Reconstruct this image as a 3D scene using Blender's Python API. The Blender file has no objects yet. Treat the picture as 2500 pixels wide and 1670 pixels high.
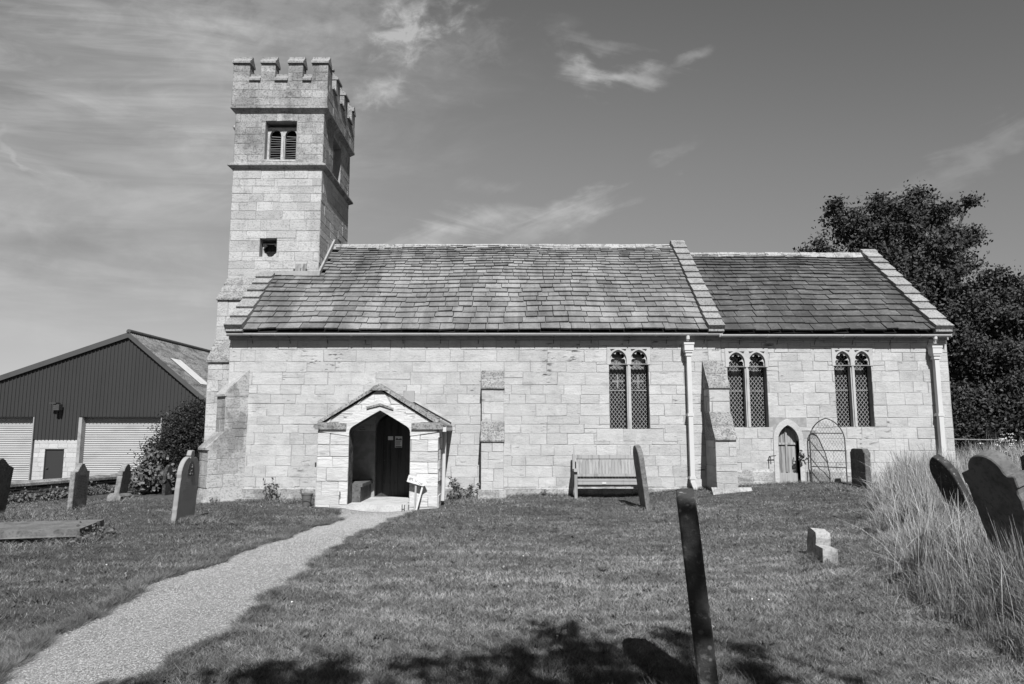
import bpy, math, random
import numpy as np
from mathutils import Vector, Matrix
from mathutils.geometry import tessellate_polygon
random.seed(7)
RN = np.random.default_rng(11)
SC = bpy.context.scene
COL = SC.collection
R = math.radians
PI = math.pi

# ------------------------------------------------------------------ materials
def _nodes(name):
    m = bpy.data.materials.new(name); m.use_nodes = True
    nt = m.node_tree; nt.nodes.clear()
    out = nt.nodes.new('ShaderNodeOutputMaterial')
    b = nt.nodes.new('ShaderNodeBsdfPrincipled')
    nt.links.new(b.outputs[0], out.inputs[0])
    return m, nt, b
def _math(nt, op, a, b=None, clamp=False):
    n = nt.nodes.new('ShaderNodeMath'); n.operation = op; n.use_clamp = clamp
    for i, v in enumerate((a, b)):
        if v is None: continue
        if isinstance(v, (int, float)): n.inputs[i].default_value = v
        else: nt.links.new(v, n.inputs[i])
    return n.outputs[0]
def _smooth(nt, v, lo, hi, a=0., b=1.):
    n = nt.nodes.new('ShaderNodeMapRange'); n.interpolation_type = 'SMOOTHSTEP'
    nt.links.new(v, n.inputs[0])
    for i, x in enumerate((lo, hi, a, b)): n.inputs[i+1].default_value = x
    return n.outputs[0]
def _tex(nt, kind, sc, detail=4, coord=None):
    if coord is None:
        coord = nt.nodes.new('ShaderNodeTexCoord').outputs['Object']
    mp = nt.nodes.new('ShaderNodeMapping'); nt.links.new(coord, mp.inputs[0])
    if isinstance(sc, (int, float)): sc = (sc, sc, sc)
    mp.inputs['Scale'].default_value = sc
    if kind == 'V':
        t = nt.nodes.new('ShaderNodeTexVoronoi'); t.inputs['Scale'].default_value = 1
        nt.links.new(mp.outputs[0], t.inputs['Vector']); return t.outputs['Distance']
    if kind == 'C':
        t = nt.nodes.new('ShaderNodeTexVoronoi'); t.inputs['Scale'].default_value = 1
        nt.links.new(mp.outputs[0], t.inputs['Vector'])
        s = nt.nodes.new('ShaderNodeSeparateColor'); nt.links.new(t.outputs['Color'], s.inputs[0]); return s.outputs[0]
    t = nt.nodes.new('ShaderNodeTexNoise'); t.inputs['Scale'].default_value = 1
    t.inputs['Detail'].default_value = detail; t.inputs['Roughness'].default_value = .6
    nt.links.new(mp.outputs[0], t.inputs['Vector']); return t.outputs['Fac']
def mat(name, base, rough=.9, tone=0., layers=(), bump=(), spec=.3, metallic=0., shift=False):
    """grey procedural material: base * tone attribute * (noise layers), with bump heights in metres"""
    m, nt, b = _nodes(name)
    v = None; coord = None
    if shift:      # every block shows its own piece of the pattern
        at = nt.nodes.new('ShaderNodeAttribute'); at.attribute_name = 'tone'
        vm = nt.nodes.new('ShaderNodeVectorMath'); vm.operation = 'SCALE'; vm.inputs[0].default_value = (31.7, 17.1, 23.3)
        nt.links.new(at.outputs['Fac'], vm.inputs['Scale'])
        va = nt.nodes.new('ShaderNodeVectorMath'); va.operation = 'ADD'
        nt.links.new(nt.nodes.new('ShaderNodeTexCoord').outputs['Object'], va.inputs[0]); nt.links.new(vm.outputs[0], va.inputs[1]); coord = va.outputs[0]
    if tone:
        at = nt.nodes.new('ShaderNodeAttribute'); at.attribute_name = 'tone'
        v = _math(nt, 'MULTIPLY_ADD', at.outputs['Fac'], tone*2); v.node.inputs[2].default_value = 1-tone
        v = _math(nt, 'MULTIPLY', v, base)
    else:
        c = nt.nodes.new('ShaderNodeValue'); c.outputs[0].default_value = base; v = c.outputs[0]
    for (kind, sc, lo, hi, mul, *mask) in layers:
        if mask:       # only inside worn areas picked out by a second, broader noise
            mk = _smooth(nt, _tex(nt, 'N', mask[0][0], 3, None), mask[0][1], mask[0][2])
            f = _math(nt, 'SUBTRACT', 1., _math(nt, 'MULTIPLY', _smooth(nt, _tex(nt, kind, sc, 5, coord), lo, hi, 0., 1-mul), mk))
        else: f = _smooth(nt, _tex(nt, kind, sc, 4, coord if kind != 'G' else None), lo, hi, 1., mul)
        v = _math(nt, 'MULTIPLY', v, f)
    cc = nt.nodes.new('ShaderNodeCombineColor')
    for i in range(3): nt.links.new(v, cc.inputs[i])
    nt.links.new(cc.outputs[0], b.inputs['Base Color'])
    b.inputs['Roughness'].default_value = rough
    b.inputs['Metallic'].default_value = metallic
    b.inputs['Specular IOR Level'].default_value = spec
    h = None
    for (kind, sc, amp) in bump:
        t = _math(nt, 'MULTIPLY', _tex(nt, kind, sc, 5, coord), amp)
        h = t if h is None else _math(nt, 'ADD', h, t)
    if h is not None:
        bp = nt.nodes.new('ShaderNodeBump'); bp.inputs['Distance'].default_value = 1
        bp.inputs['Strength'].default_value = 1
        nt.links.new(h, bp.inputs['Height']); nt.links.new(bp.outputs[0], b.inputs['Normal'])
    return m

M = {}
M['nave'] = mat('limestone_ashlar', .355, .92, .085,
    [('G', .6, .42, .7, .88), ('N', (2.4, 2.4, 5), .50, .74, .90), ('N', (3.2, 3.2, 17), .57, .62, .22, (.75, .56, .64)), ('N', (3.2, 3.2, 20), .66, .71, .5),
     ('N', 34, .5, .72, .82), ('N', 3.3, .58, .72, 1.12), ('G', (2.1, 2.1, 2.6), .5, .66, .90), ('G', (1.1, 1.1, 3.2), .60, .72, .80), ('G', (1.4, 1.4, .8), .56, .70, .84), ('N', 12, .55, .68, .84, (.6, .45, .6)), ('V', 16, .12, .06, .55, (1.2, .5, .62))],
    [('N', (3, 3, 9), .013), ('N', 40, .008), ('N', (6, 6, 20), .003), ('N', 11, .010)], shift=True)
M['tower'] = mat('weathered_tower_ashlar', .335, .93, .15,
    [('G', 1.1, .45, .68, .84), ('G', (3, 3, .6), .55, .70, .80), ('N', 26, .52, .64, .66), ('N', (2, 2, 9), .55, .75, .80), ('N', 7, .57, .70, .80), ('N', 3, .6, .74, 1.12)],
    [('N', 35, .010), ('N', (3, 3, 16), .010)], shift=True)
M['tower_high'] = mat('lichen_covered_tower_ashlar', .285, .93, .17,
    [('G', 1.6, .42, .62, .64), ('G', (3, 3, .7), .52, .68, .74), ('N', 24, .49, .62, .60), ('N', 60, .5, .65, .84), ('N', 6, .54, .68, .74), ('N', 3.5, .56, .7, 1.22)],
    [('N', 30, .013), ('N', 80, .006)], shift=True)
M['porch'] = mat('pale_eroded_porch_stone', .42, .92, .12,
    [('N', (2.2, 2.2, 9), .5, .72, .80), ('N', (3.0, 3.0, 18), .645, .71, .50), ('G', 1.2, .5, .7, .90), ('N', 32, .5, .75, .87)],
    [('N', (3, 3, 14), .026), ('N', 45, .006)], shift=True)
M['lichen'] = mat('lichened_weathering_stone', .24, .95, .15,
    [('N', 26, .48, .60, .48), ('N', 5, .45, .62, .72), ('N', 60, .5, .62, .78)], [('N', 30, .014)])
M['stained'] = mat('stained_buttress_stone', .32, .93, .13,
    [('G', (2.4, 2.4, 1.1), .45, .60, .60), ('N', 24, .50, .62, .66), ('N', (3, 3, 9), .55, .72, .84)], [('N', 35, .010), ('N', (3, 3, 16), .012)], shift=True)
M['plinth'] = mat('weathered_plinth_stone', .31, .94, .15,
    [('N', (2, 2, 4), .42, .6, .66), ('N', 24, .5, .6, .68)], [('N', 25, .014), ('N', (3, 3, 18), .016)])
M['trim'] = mat('fresh_cut_window_stone', .335, .9, .06, [('N', 3, .45, .7, .80), ('N', 30, .5, .75, .88)], [('N', 30, .004)])
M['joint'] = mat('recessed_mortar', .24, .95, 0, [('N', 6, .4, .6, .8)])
M['slate'] = mat('stone_roof_slates', .195, .88, .27,
    [('N', (.42, .22, .22), .44, .60, .68), ('N', (1.3, .28, .28), .42, .64, .70), ('N', (3.4, .5, .5), .46, .64, .80), ('N', (6, 9, 9), .5, .66, .80), ('N', 24, .45, .65, .78), ('V', 3.1, .075, .03, 1.9)],
    [('N', 22, .008), ('N', (7, 3, 3), .006)], spec=.25)
M['slate_dark'] = mat('dark_stone_roof_slates', .074, .88, .27,
    [('N', (1.1, .4, .4), .42, .62, .66), ('N', 4, .52, .62, 1.35), ('N', 26, .45, .65, .72)],
    [('N', 22, .008), ('N', (7, 3, 3), .006)], spec=.25)
M['coping'] = mat('stone_coping', .235, .93, .16,
    [('N', 22, .5, .6, .58), ('N', 3, .5, .66, .78), ('N', 60, .5, .62, .8)], [('N', 30, .010)])
M['ridge'] = mat('ridge_tile', .27, .9, .12, [('N', 8, .5, .62, .55), ('N', 30, .5, .6, .7)], [('N', 30, .008)])
M['lead'] = mat('sheet_lead', .25, .6, 0, [('N', 4, .45, .65, .72)], [('N', 8, .004)])
M['gutter'] = mat('cream_gutter_paint', .38, .45, 0, [('N', (1.5, 6, 6), .5, .7, .72), ('N', 20, .55, .7, .85)], spec=.5)
M['pipe'] = mat('cream_downpipe_paint', .42, .5, 0, [('N', (6, 6, 1.5), .5, .75, .86)], spec=.4)
M['glass'] = mat('dark_leaded_glass', .010, .2, .6, [], [('C', (13, 13, 9), .004)], spec=.25)
M['came'] = mat('grey_window_guard_wire', .26, .6, 0, [('N', 9, .45, .65, .75)])
M['pale_glass'] = mat('pale_stained_glass', .15, .35, .45, [('N', 30, .45, .6, .55)])
M['iron'] = mat('rusty_dark_iron', .035, .7, 0, [('N', 20, .5, .65, 1.7)])
M['black'] = mat('unlit_interior', .012, .95)
M['door'] = mat('dark_studded_oak', .05, .8, .25, [('N', (9, 9, .8), .45, .65, .6)], [('N', (20, 20, 1), .006)])
M['old_wood'] = mat('weathered_grey_oak', .235, .85, .22,
    [('N', (16, 16, .9), .45, .62, .55), ('N', (40, 40, 2), .5, .7, .7)], [('N', (22, 22, 1.2), .008)])
M['bench'] = mat('silvered_teak', .24, .85, .16, [('N', (18, 18, 1.2), .5, .64, .66)], [('N', (30, 30, 1.4), .004)])
M['louvre'] = mat('weathered_louvre_board', .15, .85, .3, [('N', (1, 20, 20), .45, .62, .6)])
M['paper'] = mat('printed_paper', .62, .7, 0, [])
M['ink'] = mat('faded_black_ink', .05, .8)
M['print'] = mat('printed_grey_ink', .12, .8)
M['white'] = mat('chalky_white_paint', .46, .7, 0, [('N', 14, .5, .7, .85)])
M['plastic'] = mat('grey_plastic_bucket', .10, .5, 0, [('N', 8, .5, .65, .8)], spec=.4)
HL = [('N', 5, .45, .62, .72), ('N', 26, .5, .62, .7), ('N', (3, 3, 1.4), .5, .66, .8)]
M['head_grey'] = mat('grey_sandstone_headstone', .20, .9, 0, HL, [('N', 30, .006)])
M['head_smooth'] = mat('smooth_sandstone_headstone', .22, .88, 0, [('N', 4, .5, .7, .86), ('N', (4, 4, 9), .55, .7, .9)], [('N', 40, .002)])
M['head_dark'] = mat('dark_lichened_headstone_and_seat_shade', .10, .92, 0, HL+[('V', 14, .16, .08, 2.2)], [('N', 26, .010)])  # lichened headstones; on the porch seat the dark tone stands for shade
M['head_black'] = mat('blackened_gritstone_headstone', .035, .9, 0, [('N', 7, .45, .62, .6), ('V', 13, .20, .10, 4.0), ('N', 22, .56, .64, 2.2)], [('N', 24, .010)])
M['head_mid'] = mat('plain_dark_headstone', .12, .9, 0, [('N', 4, .45, .62, .7), ('N', 24, .5, .62, .75)], [('N', 26, .006)])
M['head_brown'] = mat('brown_sandstone_headstone', .135, .9, 0, HL, [('N', 28, .008)])
M['ledger'] = mat('weathered_ledger_slab', .13, .92, 0, HL, [('N', 20, .010)])
M['clad'] = mat('dark_profiled_cladding', .026, .55, 0, [('N', (.4, .4, .2), .45, .65, .86)], spec=.35)
M['trimmetal'] = mat('dark_metal_flashing', .055, .55, 0, [('N', 2, .5, .7, .85)])
M['fibre'] = mat('mossy_fibre_cement_roof', .16, .95, .12, [('N', (2.5, 1.2, 2.5), .45, .62, .5), ('N', 14, .5, .62, .5), ('N', .5, .45, .62, .75)], [('N', 12, .02)])
M['rooflight'] = mat('translucent_roof_sheet', .48, .5, 0, [('N', 2, .5, .7, .85)])
M['roller'] = mat('pale_grey_roller_shutter', .32, .55, 0, [('N', (.8, .8, 3), .45, .7, .84)], spec=.35)
M['block'] = mat('concrete_blocks', .36, .93, .12, [('N', 20, .5, .65, .85)], [('N', 25, .008)])
M['rubble'] = mat('mossy_rubble_and_porch_shade', .10, .95, .45, [('N', 4, .45, .6, .5), ('N', 18, .5, .62, .55)], [('N', 12, .03)])  # mossy on the low wall; inside the porch its darkness stands for shade
M['wallcap'] = mat('wall_coping_stone', .19, .95, .2, [('N', 5, .45, .6, .6), ('N', 25, .5, .62, .6)], [('N', 14, .012)])
M['bark'] = mat('tree_bark', .06, .95, 0, [('N', (6, 6, 1.5), .45, .6, .55)], [('N', (8, 8, 2), .03)])
M['leaf'] = mat('tree_leaf', .042, .75, .42, spec=.18)
M['leaf_dark'] = mat('dark_evergreen_leaf', .020, .6, .6, spec=.3)
M['leaf_mid'] = mat('weed_leaf', .085, .6, .5, spec=.35)
M['petal'] = mat('pale_petal', .6, .8, .2)
M['stem'] = mat('plant_stem', .10, .8, .3)
M['dry'] = mat('dry_grass_stalk', .18, .8, .62, spec=.2)
M['blade'] = mat('mown_grass_blade', .135, .75, .55, [('N', (.55, .55, .55), .38, .64, .72), ('N', (.9, 2.6, 1), .42, .62, 1.58), ('N', (5, 5, 5), .42, .66, .62), ('N', (11, 11, 11), .52, .68, 1.35)], spec=.2)
M['turf'] = mat('turf_soil', .085, .95, 0, [('N', (.55, .55, .55), .38, .64, .75), ('N', 9, .4, .65, .55), ('N', 40, .4, .7, .6)], [('N', 30, .03)])
M['gravel'] = mat('path_gravel', .235, .95, 0, [('N', 2, .45, .65, .84), ('C', 60, .3, 1., .74), ('V', 60, .5, .75, .68)], [('V', 60, -.012), ('N', 90, .005)])
M['pebble'] = mat('loose_pebble', .255, .9, .3)
M['sill'] = mat('worn_threshold_stone', .40, .9, .05, [('N', 3, .45, .65, .78), ('N', 30, .5, .62, .8)], [('N', 18, .008)])

# ------------------------------------------------------------------ mesh builder
class MB:
    def __init__(s): s.v = []; s.f = []; s.t = []; s.m = []; s.mi = 0
    def add(s, vs, fs, tone=.5):
        o = len(s.v); s.v += [tuple(p) for p in vs]
        for f in fs: s.f.append(tuple(i+o for i in f)); s.t.append(tone); s.m.append(s.mi)
    def box(s, x0, y0, z0, x1, y1, z1, tone=.5, M4=None):
        vs = [Vector((x, y, z)) for z in (z0, z1) for y in (y0, y1) for x in (x0, x1)]
        if M4 is not None: vs = [M4 @ p for p in vs]
        s.add(vs, [(0,2,3,1),(4,5,7,6),(0,1,5,4),(2,6,7,3),(0,4,6,2),(1,3,7,5)], tone)
    def quad(s, a, b, c, d, tone=.5): s.add([a, b, c, d], [(0,1,2,3)], tone)
    def prism(s, poly, fn, d0, d1, tone=.5, holes=()):
        """polygon (a,b) with holes, extruded from depth d0 to d1; fn maps (a,b,d) to a point"""
        loops = [[Vector((p[0], p[1], 0)) for p in poly]] + [[Vector((p[0], p[1], 0)) for p in h] for h in holes]
        tris = tessellate_polygon(loops)
        flat = [p for l in loops for p in l]; n = len(flat)
        vs = [fn(p.x, p.y, d0) for p in flat] + [fn(p.x, p.y, d1) for p in flat]
        fs = [tuple(t) for t in tris] + [tuple(i+n for i in reversed(t)) for t in tris]
        o = 0
        for l in loops:
            k = len(l)
            for i in range(k):
                a, b = o+i, o+(i+1) % k; fs.append((a, b, b+n, a+n))
            o += k
        s.add(vs, fs, tone)
    def tube(s, pts, rad, n=6, tone=.5, cap=True):
        pts = [Vector(p) for p in pts]
        if isinstance(rad, (int, float)): rad = [rad]*len(pts)
        vs = []
        for i, p in enumerate(pts):
            d = (pts[min(i+1, len(pts)-1)] - pts[max(i-1, 0)]).normalized()
            a = d.cross(Vector((0, 0, 1)) if abs(d.z) < .9 else Vector((1, 0, 0))).normalized(); b = d.cross(a)
            for k in range(n):
                w = 2*PI*k/n; vs.append(p + (a*math.cos(w) + b*math.sin(w))*rad[i])
        fs = []
        for i in range(len(pts)-1):
            for k in range(n):
                fs.append((i*n+k, i*n+(k+1) % n, (i+1)*n+(k+1) % n, (i+1)*n+k))
        if cap: fs += [tuple(range(n)), tuple(range((len(pts)-1)*n+n-1, (len(pts)-1)*n-1, -1))]
        s.add(vs, fs, tone)
    def build(s, name, m, parent=None, local=False, smooth=False):
        me = bpy.data.meshes.new(name)
        off = Vector((0, 0, 0))
        if parent is not None and not local:
            q = parent
            while q is not None: off += q.location; q = q.parent
        me.from_pydata([(p[0]-off.x, p[1]-off.y, p[2]-off.z) for p in s.v], [], s.f)
        at = me.attributes.new('tone', 'FLOAT', 'FACE'); at.data.foreach_set('value', s.t)
        for x in (m if isinstance(m, (list, tuple)) else [m]): me.materials.append(x)
        if any(s.m): me.polygons.foreach_set('material_index', s.m)
        bm_fix(me)
        if smooth: me.polygons.foreach_set('use_smooth', [True]*len(me.polygons))
        me.update()
        o = bpy.data.objects.new(name, me); COL.objects.link(o)
        if parent is not None: o.parent = parent
        return o
import bmesh
def bm_fix(me):
    bm = bmesh.new(); bm.from_mesh(me); bmesh.ops.recalc_face_normals(bm, faces=bm.faces); bm.to_mesh(me); bm.free()
def tag(o, label, cat, group=None):
    o['label'] = label; o['category'] = cat
    if group: o['group'] = group
    return o
def thing(name, label, cat, loc=(0,0,0), rz=0, group=None):
    o = bpy.data.objects.new(name, None); COL.objects.link(o); o.location = loc; o.rotation_euler = (0, 0, rz)
    o.empty_display_size = .2
    return tag(o, label, cat, group)
def npmesh(name, v, faces_n, m, tone=None, parent=None, corners=None):
    """fast mesh from numpy: v (N,3); corners flat loop indices; faces_n verts per face"""
    me = bpy.data.meshes.new(name); nv = len(v)
    if corners is None: corners = np.arange(nv)
    nl = len(corners); nf = nl//faces_n
    me.vertices.add(nv); me.vertices.foreach_set('co', v.astype(np.float32).ravel())
    me.loops.add(nl); me.loops.foreach_set('vertex_index', corners.astype(np.int32))
    me.polygons.add(nf); me.polygons.foreach_set('loop_start', np.arange(0, nl, faces_n, dtype=np.int32))
    me.polygons.foreach_set('loop_total', np.full(nf, faces_n, dtype=np.int32))
    me.update(calc_edges=True)
    if tone is not None:
        at = me.attributes.new('tone', 'FLOAT', 'FACE'); at.data.foreach_set('value', tone.astype(np.float32))
    me.materials.append(m)
    o = bpy.data.objects.new(name, me); COL.objects.link(o)
    if parent is not None: o.parent = parent
    return o
def south(Y): return lambda a, b, d: (a, Y-d, b)     # a=X, b=Z, depth towards the viewer
def east(X): return lambda a, b, d: (X+d, a, b)       # a=Y, b=Z, depth towards +X
def west(X): return lambda a, b, d: (X-d, a, b)
def rect(x0, z0, x1, z1): return [(x0, z0), (x1, z0), (x1, z1), (x0, z1)]

def courses(z0, z1, lo, hi, rs):
    zs = [z0]
    while zs[-1] < z1 - lo*1.3: zs.append(zs[-1] + rs.uniform(lo, hi))
    zs[-1] = z1 if z1-zs[-1] < lo*.6 else zs[-1]
    if zs[-1] != z1: zs.append(z1)
    return zs
def cut(rc, holes):
    out = [rc]
    for (hx0, hz0, hx1, hz1) in holes:
        nxt = []
        for (x0, z0, x1, z1) in out:
            if hx0 >= x1 or hx1 <= x0 or hz0 >= z1 or hz1 <= z0: nxt.append((x0, z0, x1, z1)); continue
            if z0 < hz0: nxt.append((x0, z0, x1, hz0))
            if z1 > hz1: nxt.append((x0, hz1, x1, z1))
            a, b = max(z0, hz0), min(z1, hz1)
            if x0 < hx0: nxt.append((x0, a, hx0, b))
            if x1 > hx1: nxt.append((hx1, a, x1, b))
        out = nxt
    return out
def ashlar(mb, fn, x0, z0, x1, z1, ch=(.2, .36), ln=(.35, .95), holes=(), seed=1, gap=.007, clip=None, rough=.006, back=0., edges=True):
    """courses of separate dressed stones standing proud of a mortar bed at depth 0"""
    rs = random.Random(seed)
    zs = courses(z0, z1, ch[0], ch[1], rs)
    for i in range(len(zs)-1):
        x = x0 - rs.uniform(0, ln[1]*.6)
        while x < x1:
            nx = x + rs.uniform(*ln)*(1.15 if zs[i+1]-zs[i] > .28 else 1)
            if x1-nx < ln[0]*.5: nx = x1
            a, b = max(x, x0), min(nx, x1)
            parts = [(a, zs[i], b, zs[i+1])]
            if zs[i+1]-zs[i] > .3 and rs.random() < .2:
                zm = (zs[i]+zs[i+1])/2 + rs.uniform(-.03, .03); parts = [(a, zs[i], b, zm), (a, zm, b, zs[i+1])]
            tn = rs.random()
            for rc in parts:
                for (p, q, r_, s_) in cut(rc, holes):
                    if r_-p < .03 or s_-q < .03: continue
                    g = gap/2; p2, q2, r2, s2 = p+g, q+g, r_-g, s_-g
                    if clip:
                        # clip(z) gives the (lo, hi) range allowed at height z
                        lo0, hi0 = clip(q2); lo1, hi1 = clip(s2)
                        c = [(max(p2, lo0), q2), (min(r2, hi0), q2), (min(r2, hi1), s2), (max(p2, lo1), s2)]
                        if c[1][0]-c[0][0] < .02 and c[2][0]-c[3][0] < .02: continue
                        if c[2][0] < c[3][0]: m_ = (c[2][0]+c[3][0])/2; c[2] = (m_, s2); c[3] = (m_-.001, s2)
                        if c[1][0] < c[0][0]: continue
                    else: c = [(p2, q2), (r2, q2), (r2, s2), (p2, s2)]
                    j = lambda: rs.uniform(-.009, .009)
                    c = [(cx+j()*(0 if (abs(cx-x0) < .02 or abs(cx-x1) < .02) else 1), cz+j()) for cx, cz in c]
                    d = max(back+.004, back+.008 + rs.uniform(-rough, rough)*.7)
                    dd = [d + rs.uniform(-.002, .002) for _ in range(4)]
                    bvs = [fn(cx, cz, back) for cx, cz in c]
                    ccx = sum(k[0] for k in c)/4; ccz = sum(k[1] for k in c)/4
                    e = .006
                    ff = [fn(cx + (e if cx < ccx else -e), cz + (e if cz < ccz else -e), dv) for (cx, cz), dv in zip(c, dd)]
                    mb.add(bvs+ff, [(4,5,6,7),(0,1,5,4),(1,2,6,5),(2,3,7,6),(3,0,4,7)], tn)
            x = nx

# ------------------------------------------------------------------ terrain
def ss(a, b, x):
    t = np.clip((x-a)/(b-a), 0, 1); return t*t*(3-2*t)
def wall_x(Y): return -11.8 + (Y-16.05)*.377      # line of the low churchyard wall
def g(X, Y):
    X = np.asarray(X, float); Y = np.asarray(Y, float)
    z = .10*ss(14.3, 16.4, Y)*ss(-1.5, 1.0, X) + .20*ss(3, 7, X)*ss(8, 14, Y) + .07*ss(2.5, 4, X)
    z = z - .11*np.exp(-((X+2.85)/.85)**2)*ss(11.5, 14.3, Y)*(1-ss(15.2, 16.2, Y))
    z = z - .06*(1-ss(-8, -5, X))*ss(13, 16, Y)
    z = z + .018*np.sin(X*1.3+Y*.7)*np.sin(Y*1.1-.4*X) + .008*np.sin(3.1*X+1)*np.sin(2.7*Y)
    out = ss(.35, 1.6, wall_x(Y)-X)
    z = z*(1-out) - 1.25*out
    return z
def gz(x, y): return float(g(x, y))
PL = ([-6, 3, 4.85, 6.28, 8.06, 9.92, 11.82, 13.1, 14.0, 14.9], [-3.1, -3.3, -3.46, -3.75, -3.85, -3.56, -3.34, -3.25, -3.5, -3.75])
PR = ([-6, 3, 4.75, 6.14, 8.06, 10.1, 11.82, 13.9, 14.9], [-2.2, -2.38, -2.42, -2.34, -2.43, -2.47, -2.33, -2.10, -2.0])
def wob(Y, k): return .05*np.sin(Y*3.1+k)+.035*np.sin(Y*7.3+2*k)+.02*np.sin(Y*15+k)
def pl(Y): return np.interp(Y, *PL) + wob(np.asarray(Y), 0.)
def pr(Y): return np.interp(Y, *PR) + wob(np.asarray(Y), 1.7)

def make_ground():
    def axis(lo, hi, c0, c1, step, far):
        a = list(np.arange(c0, c1+1e-6, step)); s = step; x = c1
        while x < hi: s *= 1.5; x += s; a.append(min(x, hi))
        s = step; x = c0
        while x > lo: s *= 1.5; x -= s; a.insert(0, max(x, lo))
        return np.array(a)
    xs = axis(-1500, 1500, -16, 16, .25, 0); ys = axis(-300, 2500, -2, 24, .25, 0)
    X, Y = np.meshgrid(xs, ys); Z = g(X, Y)
    v = np.stack([X, Y, Z], -1).reshape(-1, 3); w = len(xs); h = len(ys)
    i, j = np.meshgrid(np.arange(w-1), np.arange(h-1)); k = (j*w+i).ravel()
    c = np.stack([k, k+1, k+w+1, k+w], 1).ravel()
    o = npmesh('ground', v, 4, M['turf'], corners=c); o['kind'] = 'structure'
    ys = np.arange(-6, 15.01, .08); n = 9
    l, r = pl(ys), pr(ys); t = np.linspace(0, 1, n)
    X = l[:, None]*(1-t)+r[:, None]*t; Y = np.repeat(ys[:, None], n, 1)
    Z = g(X, Y) + .012 + .012*np.sin(t*PI)[None, :]
    v = np.stack([X, Y, Z], -1).reshape(-1, 3); h = len(ys)
    i, j = np.meshgrid(np.arange(n-1), np.arange(h-1)); k = (j*n+i).ravel()
    c = np.stack([k, k+1, k+n+1, k+n], 1).ravel()
    o = npmesh('gravel_path', v, 4, M['gravel'], corners=c); o['kind'] = 'structure'
    o['label'] = 'pale gravel path running to the church porch'
make_ground()

# ------------------------------------------------------------------ camera, sun, sky
cam = bpy.data.objects.new('camera', bpy.data.cameras.new('camera')); COL.objects.link(cam)
cam.location = (0, 0, 1.68); cam.rotation_euler = (R(90+7.14), 0, 0)
cam.data.sensor_width = 36; cam.data.lens = 24; cam.data.clip_end = 6000; cam.data.clip_start = .05
SC.camera = cam
AZ, EL = R(8.5), R(47)       # sun behind the viewer, a little to the right
sd = Vector((math.sin(AZ)*math.cos(EL), -math.cos(AZ)*math.cos(EL), math.sin(EL)))
sl = bpy.data.lights.new('sun', 'SUN'); sl.energy = 5.0; sl.angle = R(.53); sl.color = (1, 1, 1)
so = bpy.data.objects.new('sun', sl); COL.objects.link(so)
so.rotation_euler = sd.to_track_quat('Z', 'Y').to_euler(); so.location = (6, -20, 25)

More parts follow.
